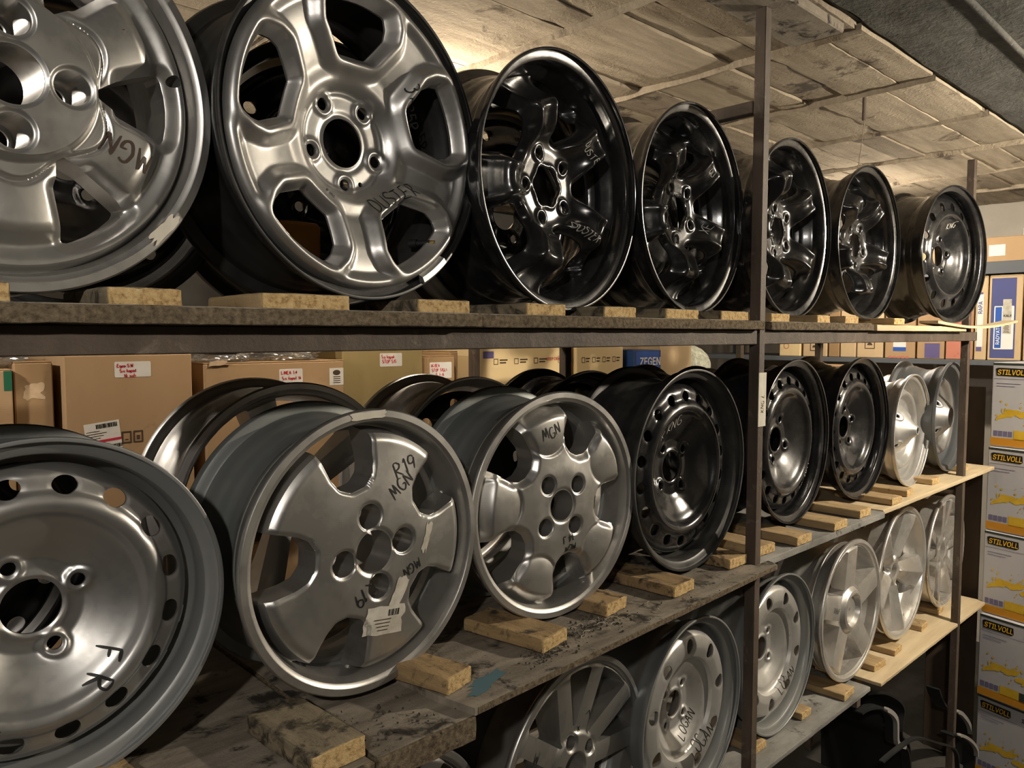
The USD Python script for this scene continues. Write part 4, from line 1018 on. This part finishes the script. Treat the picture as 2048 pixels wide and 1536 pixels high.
redlabel(t, -.018, .376, .088, .044, ['Sis kapak', 'STOP SIS'], .011, .016, 11)
t = carton('cardboard box with a handwritten label beside the back post', 1.595, 1.712, FY, .4, ZS, 1.425, 'card1', seed=9)
redlabel(t, -.052, .330, .096, .056, ['ALBEA', 'STOP SISLI', '   Sol-tk'], .0105, .0155, 14)
t = carton('narrow folded cardboard box left of the back post', 1.715, 1.752, FY+.03, .36, ZS, 1.440, 'card1', seed=10)
def icons(t, x, z, n, s=.022, m='printdark'):
    for k in range(n):
        a = sg.box(x+k*s*1.25, z, x+k*s*1.25+s, z+s*1.2); a = a.difference(a.buffer(-.0016))
        c = circ(x+k*s*1.25+s/2, z+s*.62, s*.26) if k % 2 == 0 else sg.Polygon([(x+k*s*1.25+s*.2, z+s), (x+k*s*1.25+s*.8, z+s), (x+k*s*1.25+s/2, z+s*.3)])
        obj('printed_icon', sheet(a.union(c)), m, t)
t = carton('bright yellow cardboard carton with tick boxes and shipping icons', 1.835, 2.335, FY+.01, .42, 1.282, 1.470, 'card3', seed=12)
for k in range(3):
    a = sg.box(-.18+.105*k, .108, -.158+.105*k, .130); obj('tick_box', sheet(a.difference(a.buffer(-.0025))), 'printdark', t)
    obj('print_line', front(multi([sg.box(-.150+.105*k, .122, -.110+.105*k, .127), sg.box(-.150+.105*k, .112, -.118+.105*k, .117)], FL, .0008)), 'printdark', t)
obj('violet_label', sheet(sg.box(-.232, .132, -.180, .158)), 'purple', t)
obj('print_line', printed('KEEP DRY', .012, .098, .118), 'label_red', t); icons(t, .168, .106, 2, .024)
obj('violet_mark', sheet(affinity.scale(circ(.238, .122, .014), .8, 1.3)), 'purple', t)
t = carton('yellow cardboard carton beneath the one with shipping icons', 1.80, 2.33, FY, .42, ZS, 1.279, 'card3', seed=13)
t = carton('yellow carton with four tick boxes right of the rear rack post', 2.352, 2.655, FY, .42, ZS, 1.470, 'card3', seed=14)
for k in range(4):
    a = sg.box(-.120+.066*k, .365, -.100+.066*k, .388); obj('tick_box', sheet(a.difference(a.buffer(-.0025))), 'printdark', t)
    obj('print_line', front(multi([sg.box(-.094+.066*k, .380, -.070+.066*k, .385), sg.box(-.094+.066*k, .368, -.074+.066*k, .373)], FL, .0008)), 'printdark', t)
t = thing('printed_box', 'dark blue printed box with white lettering among the yellow cartons', 'box', (2.80, FY-.02, ZS), 0)
obj('body', rbox(-.105, .105, 0, .3, 0, .412, .003), 'bluebox', t); obj('lettering', printed('ZEGEN', .034, -.055, .345, True), 'white', t); obj('front_panel', sheet(sg.box(-.08, .31, .09, .405)), 'blue', t)
t = carton('pale carton between the blue box and the speckled sack', 2.92, 3.18, FY, .4, ZS, 1.455, 'card4', seed=15)
t = thing('speckled_sack', 'pale speckled sack at the end of the back shelf', 'sack', (3.37, FY+.05, ZS))
sk = trimesh.creation.icosphere(4, 1); sk.vertices = np.sign(sk.vertices)*np.abs(sk.vertices)**.6*[.15, .15, .215]+[0, .16, .215]
sk.vertices += (meshkit.fbm(sk.vertices*14, 3, 4)-.5)[:, None]*.02*sk.vertex_normals; sk.vertices[:, 2] = np.maximum(sk.vertices[:, 2], 0); obj('sack', sk, 'speckled', t, smooth=True)
# lower boxes of the back shelf, seen through the wheel windows
for x0, x1, h, m_, lab in [(-.02, .42, .40, 'card1', 'brown carton low on the back shelf at the left'), (.44, .80, .42, 'card0', 'tan carton low on the back shelf seen through the scooped alloy'),
                           (.83, 1.25, .40, 'card0', 'tan carton low on the back shelf behind the lobed alloy'), (1.28, 1.72, .42, 'card4', 'pale carton low on the back shelf behind the worn black wheel'), (1.83, 2.4, .40, 'card3', 'yellow carton low on the back shelf')]:
    t = carton(lab, x0, x1, FY, .4, .5005, .50+h, m_, seed=int(x0*50)+30)
t = carton('pinkish carton with white label behind the scooped alloy window', .42, .66, 1.60, .3, .62, 1.00, 'card0', seed=40)
obj('label', sheet(sg.box(-.06, .30, .07, .36)), 'paper', t); obj('barcode', front(multi(bars(-.02, .315, .05, .014, 0), FL, .001)), 'ink', t)
obj('print_line', front(multi([sg.box(-.08+.05*k, .02+.03*j, -.04+.05*k, .022+.03*j) for k in range(4) for j in range(8)], FL, .0006)), 'printred', t)
st_ = thing('stool', 'low wooden stool under the pinkish carton behind the rack', 'stool', (.54, 1.60, ZF))
obj('seat', rbox(-.16, .16, -.02, .32, .795, .8195, .003), 'wood2', st_)
for sx in (-.14, .12):
    for sy in (0, .28): obj('leg', rbox(sx, sx+.03, sy, sy+.03, 0, .795, .002), 'wood2', st_)
# plastic bags on the boxes
def bag(cx, cy, z, sx, sy, sz, seed, label):
    b = trimesh.creation.icosphere(4, 1); n = meshkit.fbm(b.vertices*3.2+seed, 4, seed)
    b.vertices = b.vertices*(0.62+.75*n)[:, None]; b.vertices[:, 2] = np.maximum(b.vertices[:, 2], -.55)
    b.vertices = b.vertices*[sx, sy, sz]; b.apply_translation([cx, cy, z-b.vertices[:, 2].min()])
    single('plastic_bag', b, 'plastic', label, 'plastic bag')
bag(.30, FY+.12, 1.424, .13, .10, .05, 2, 'crumpled clear plastic bag on the box with green tape')
bag(.92, FY+.10, 1.4245, .09, .09, .05, 5, 'crumpled clear plastic bag on the left of the wide box with two labels')
bag(1.12, FY+.12, 1.4245, .12, .10, .045, 9, 'crumpled plastic bag on the right of the wide box with two labels')

# far shelf with thin radiator cartons standing side by side, facing along the aisle (-x)
def side(m2, x=0.0):
    """sheet drawn in (u, z), u to the viewer's right -> face x, facing -x"""
    return xf(m2, np.array([[0, 0, -1, x], [-1, 0, 0, 0], [0, 1, 0, 0], [0, 0, 0, 1.]]))
def ssheet(poly, lift=.0006): return side(patch(poly, FL, lift, .3))
fs = thing('far_shelf_rack', 'dark grey shelving against the far wall carrying radiator cartons', 'shelf rack', (4.0, 1.5, 0))
obj('lower_deck', rbox(0, .6, -.95, 1.2, 1.36, 1.385, .002), 'rail', fs); obj('upper_deck', rbox(-.02, .6, -.95, 1.2, 1.80, 1.825, .002), 'rail', fs)
obj('upper_edge', rbox(-.03, -.0205, -.95, 1.2, 1.775, 1.83, .002), 'rail', fs)
for y in (-.95, 1.17):
    for x in (.0, .57): obj('post', rbox(x, x+.03, y, y+.03, ZF, 1.83, .002), 'rail', fs)
SPEC = [(2.075, 1.955, 'card3', 'pale carton with a round printed mark'), (1.94, 1.81, 'card4', 'carton with glass and umbrella marks'), (1.80, 1.745, 'card1', 'thin brown carton'), (1.738, 1.66, 'card4', 'plain tan carton'),
        (1.652, 1.525, 'card4', 'tan carton with an arch mark'), (1.515, 1.375, 'card0', 'tan carton with blue label and red print'), (1.365, 1.245, 'card0', 'tan carton with a violet panel'),
        (1.238, 1.125, 'card0', 'carton with a red front panel'), (1.118, 1.071, 'card4', 'narrow carton with a violet strip and white label'), (1.064, .935, 'card4', 'tall carton with navy front and white label'), (.925, .80, 'card4', 'tan carton at the right end')]
for i, (ya, yb, m_, lab) in enumerate(SPEC):
    w = ya-yb; h = .385 if i >= 8 else .36+.02*(i % 3)
    t = thing('radiator_carton', lab+' in the row on the far shelf', 'carton', (4.0, (ya+yb)/2, 1.3855))
    obj('body', rbox(0, .5, -w/2, w/2, 0, h, .003), m_, t)
    if i == 0: obj('printed_mark', ssheet(circ(-.02, .055, .016).difference(circ(-.02, .055, .012))), 'printred', t)
    if i in (1, 4):
        for z in ((.03, .085) if i == 1 else (.045,)):
            a = sg.box(-.025, z, .025, z+.05); obj('printed_icon', ssheet(a.difference(a.buffer(-.004))), 'printdark', t)
            obj('printed_icon', ssheet(sg.Polygon([(-.014, z+.04), (.014, z+.04), (.002, z+.022), (.002, z+.010), (-.002, z+.010), (-.002, z+.022)]) if z > .05 else circ(0, z+.018, .013).intersection(sg.box(-1, z+.018, 1, z+.1))), 'printdark', t)
    if i == 5:
        obj('label', ssheet(sg.box(-.03, .050, .03, .085)), 'white', t); obj('label', ssheet(sg.box(-.03, .036, .03, .055), .001), 'blue', t)
        obj('red_print', side(cat(*[patch(sg.box(-.05+.02*k, .0, -.036+.02*k, .012), FL, .0008, 1) for k in range(5)])), 'printred', t)
    if i == 6: obj('violet_panel', ssheet(sg.box(-.025, -.0+.005, .042, .075)), 'purple', t)
    if i == 7:
        obj('red_panel', ssheet(sg.box(-w/2+.004, .004, w/2-.004, h-.02)), 'redpanel', t)
        obj('red_print', side(cat(*[patch(sg.box(-.02+.014*k, .012+.012*(k % 2), -.010+.014*k, .020+.012*(k % 2)), FL, .001, 1) for k in range(4)])), 'printred', t)
    if i == 8:
        obj('violet_strip', ssheet(sg.box(-.016, .04, .006, .31)), 'purple', t); obj('label', ssheet(sg.box(-.015, .06, .010, .30), .001), 'white', t)
        m2 = meshkit.text_mesh('RAPA', .016, .0004, True); m2.apply_transform(rot([0, 0, 1], 90)); m2.apply_translation([.005, .21, .0014]); obj('lettering', side(m2), 'navy', t)
    if i == 9:
        obj('navy_panel', ssheet(sg.box(-.055, .010, .042, .37)), 'navy', t); obj('label', ssheet(sg.box(-.042, .05, .036, .245).buffer(-.004).buffer(.004), .001), 'white', t)
        obj('blue_band', ssheet(sg.box(-.037, .056, -.012, .240), .0014), 'blue', t)
        m2 = meshkit.text_mesh('RADYATÖR', .014, .0004, True); m2.apply_transform(rot([0, 0, 1], 90)); m2.apply_translation([-.018, .07, .0018]); obj('lettering', side(m2), 'white', t)
        obj('paper_slip', ssheet(sg.box(-.008, .12, .026, .275), .0016), 'paperdirty', t)
        m2 = meshkit.text_mesh('KALE', .0095, .0004, True); m2.apply_translation([-.005, .196, .0020]); obj('lettering', side(m2), 'ink', t)
        obj('slip_print', side(cat(*[patch(sg.box(-.004+.002*(k % 3), .125+.006*k, .020-.003*(k % 2), .1275+.006*k), FL, .002, 1) for k in range(9)])), 'printdark', t)
t = thing('flat_carton', 'flat cardboard carton with a white label on the far upper shelf', 'carton', (3.99, 1.05, 1.8255))
obj('body', rbox(0, .5, -.45, .35, 0, .115, .003), 'card0', t); obj('label', ssheet(sg.box(-.02, .03, .045, .08)), 'paper', t)
single('paper_note', xf(rbox(-.04, .04, -.002, 0, -.03, .03, .0008), tr(4.748, 1.08, 2.03)@rot([0, 0, 1], -90)), 'paper', 'small white paper note on the far wall above the cartons', 'paper')

# oil cartons stacked at the end of the aisle
def oil(z, dx, ang, label, h=.308):
    t = thing('oil_carton', label, 'carton', (3.30+dx, .865, z), ang)
    # local frame: left edge of the face at the origin, face runs to -y and looks to -x
    obj('body', rbox(0, .26, -.38, 0, 0, h, .004), 'oilbox', t)
    obj('bottom_band', ssheet(sg.box(.002, .004, .376, .034)), 'oilorange', t)
    obj('yellow_band', ssheet(sg.box(.082, .030, .150, .066)), 'oilyellow', t); obj('dark_band', ssheet(sg.box(.150, .028, .376, .064)), 'oildark', t)
    for k in range(4): obj('icon', ssheet(sg.box(.012+.017*k, .040, .026+.017*k, .060)), 'icon', t)
    rgs = np.random.default_rng(3); blobs = []
    for u in np.linspace(.03, .36, 34):
        w_ = .10+.020*math.sin(u*19)+.026*rgs.random()*(1 if u > .06 else .4)
        blobs.append(affinity.rotate(affinity.scale(circ(u, w_, .010, 12), 1.7, .35+.9*rgs.random()), rgs.uniform(-10, 60), origin=(u, w_)))
        if rgs.random() < .5: blobs.append(affinity.rotate(affinity.scale(circ(u, w_+.022, .005, 10), .5, 1.8), rgs.uniform(-40, 20), origin=(u, w_+.02)))
    for _ in range(22): blobs.append(circ(.02+.20*rgs.random(), .085+.10*rgs.random(), .0012+.003*rgs.random(), 8))
    sp_ = shapely.union_all(blobs)
    obj('oil_splash', side(cat(*[patch(g, FL, .0007, .3) for g in getattr(sp_, 'geoms', [sp_])])), 'oilyellow', t)
    obj('thin_line', ssheet(sg.box(.006, h-.062, .374, h-.0605)), 'icon', t)
    obj('dark_top_band', ssheet(sg.box(.002, h-.010, .376, h-.002)), 'oildark', t)
    lg = sg.Polygon([(.016, h-.050), (.012, h-.024), (.020, h-.020), (.122, h-.022), (.124, h-.046), (.116, h-.052)])
    obj('logo_plate', ssheet(lg, .0010), 'logoblack', t)
    m2 = meshkit.text_mesh('STILVOLL', .0185, .0004, True); m2.apply_transform(np.array([[1.02, .16, 0, 0], [0, 1, 0, 0], [0, 0, 1, 0], [0, 0, 0, 1.]]))
    L_ = m2.bounds[1][0]-m2.bounds[0][0]; m2.apply_scale([.102/L_, 1, 1]); m2.apply_translation([.0175, h-.0455, .0016]); obj('lettering', side(m2), 'logoyellow', t)
    obj('print_line', side(cat(*[patch(sg.box(.016, h-.080-.010*k, .10-.02*k, h-.078-.010*k), FL, .0008, 1) for k in range(2)])), 'icon', t)
    m2 = meshkit.text_mesh('15W-40', .014, .0004, True); m2.apply_translation([.160, h-.046, .001]); obj('lettering', side(m2), 'ink', t)
ord_ = ['lowest', 'second from the floor', 'third from the floor', 'fourth from the floor', 'topmost']
for k in range(5):
    oil(ZF+.001+.3195*k, [.0, -.012, .004, .012, .03][k], [-14, -13, -12, -13, -11][k], 'white oil carton with yellow splash, %s in the stack' % ord_[k], h=.318)
# brown boards and cartons between rack and stack
single('brown_board', rbox(3.38, 3.392, .90, 1.08, ZF, 1.30, .002), 'darkwood', 'brown board standing behind the oil cartons at the rack end', 'board')
t = carton('tall brown carton standing behind the last wheel at the rack end', 3.37, 3.6, 1.42, .3, ZF, 1.36, 'card1', seed=50)

# black plastic liners lying in the dark under the bottom shelf
def liner(name, pts, y0, y1, th, label, lip=None):
    t = thing(name, label, 'car part', (pts[0][0], y0, 0))
    p = np.array(pts)-[pts[0][0], 0]
    cs = PchipInterpolator(np.arange(len(p)), p); q = cs(np.linspace(0, len(p)-1, 40))
    poly = sg.LineString(q).buffer(th/2, quad_segs=4)
    m = trimesh.creation.extrude_polygon(poly, y1-y0, engine='earcut')
    m.apply_transform(np.array([[1, 0, 0, 0], [0, 0, 1, 0], [0, 1, 0, 0], [0, 0, 0, 1.]])); m.fix_normals()
    m.apply_translation([0, 0, 0]); obj('shell', m, 'linerblack', t, smooth=40)
    if lip:
        a, b = lip
        pl = sg.LineString(q[int(a*39):int(b*39)+1]).buffer(th*.9, quad_segs=4); m = trimesh.creation.extrude_polygon(pl, .014, engine='earcut')
        m.apply_transform(np.array([[1, 0, 0, 0], [0, 0, 1, -.012], [0, 1, 0, 0], [0, 0, 0, 1.]])); m.fix_normals(); obj('edge_lip', m, 'linerlip', t, smooth=40)
liner('wheel_arch_liner', [(2.36, .34), (2.50, .31), (2.62, .225), (2.63, .155), (2.76, .07), (2.79, -.01), (2.80, ZF+.006)], .925, .955, .008, 'black curved plastic liner with a pale edge on the floor under the bottom shelf', (.22, .60))
liner('wheel_arch_liner', [(2.50, .34), (2.70, .27), (2.83, .17), (2.815, .095), (2.895, .01), (2.92, ZF+.006)], .965, 1.30, .006, 'second black curved liner nested behind the pale-edged one')
liner('bumper_trim', [(2.96, .23), (3.06, .13), (3.20, .06), (3.32, -.06), (3.33, ZF+.006)], .895, .94, .008, 'black angular panel with a light end lying right of the curved liners', (.42, .75))
liner('bumper_trim', [(2.20, .30), (2.40, .285), (2.66, .182), (2.87, .05), (2.90, ZF+.006)], .80, .814, .006, 'lower black angular panel in front of the light-ended one')
liner('bumper_trim', [(2.95, .085), (3.02, .062), (3.22, -.08), (3.23, ZF+.006)], .845, .885, .006, 'small black panel with a pale sloping edge at the aisle end', (.3, .7))
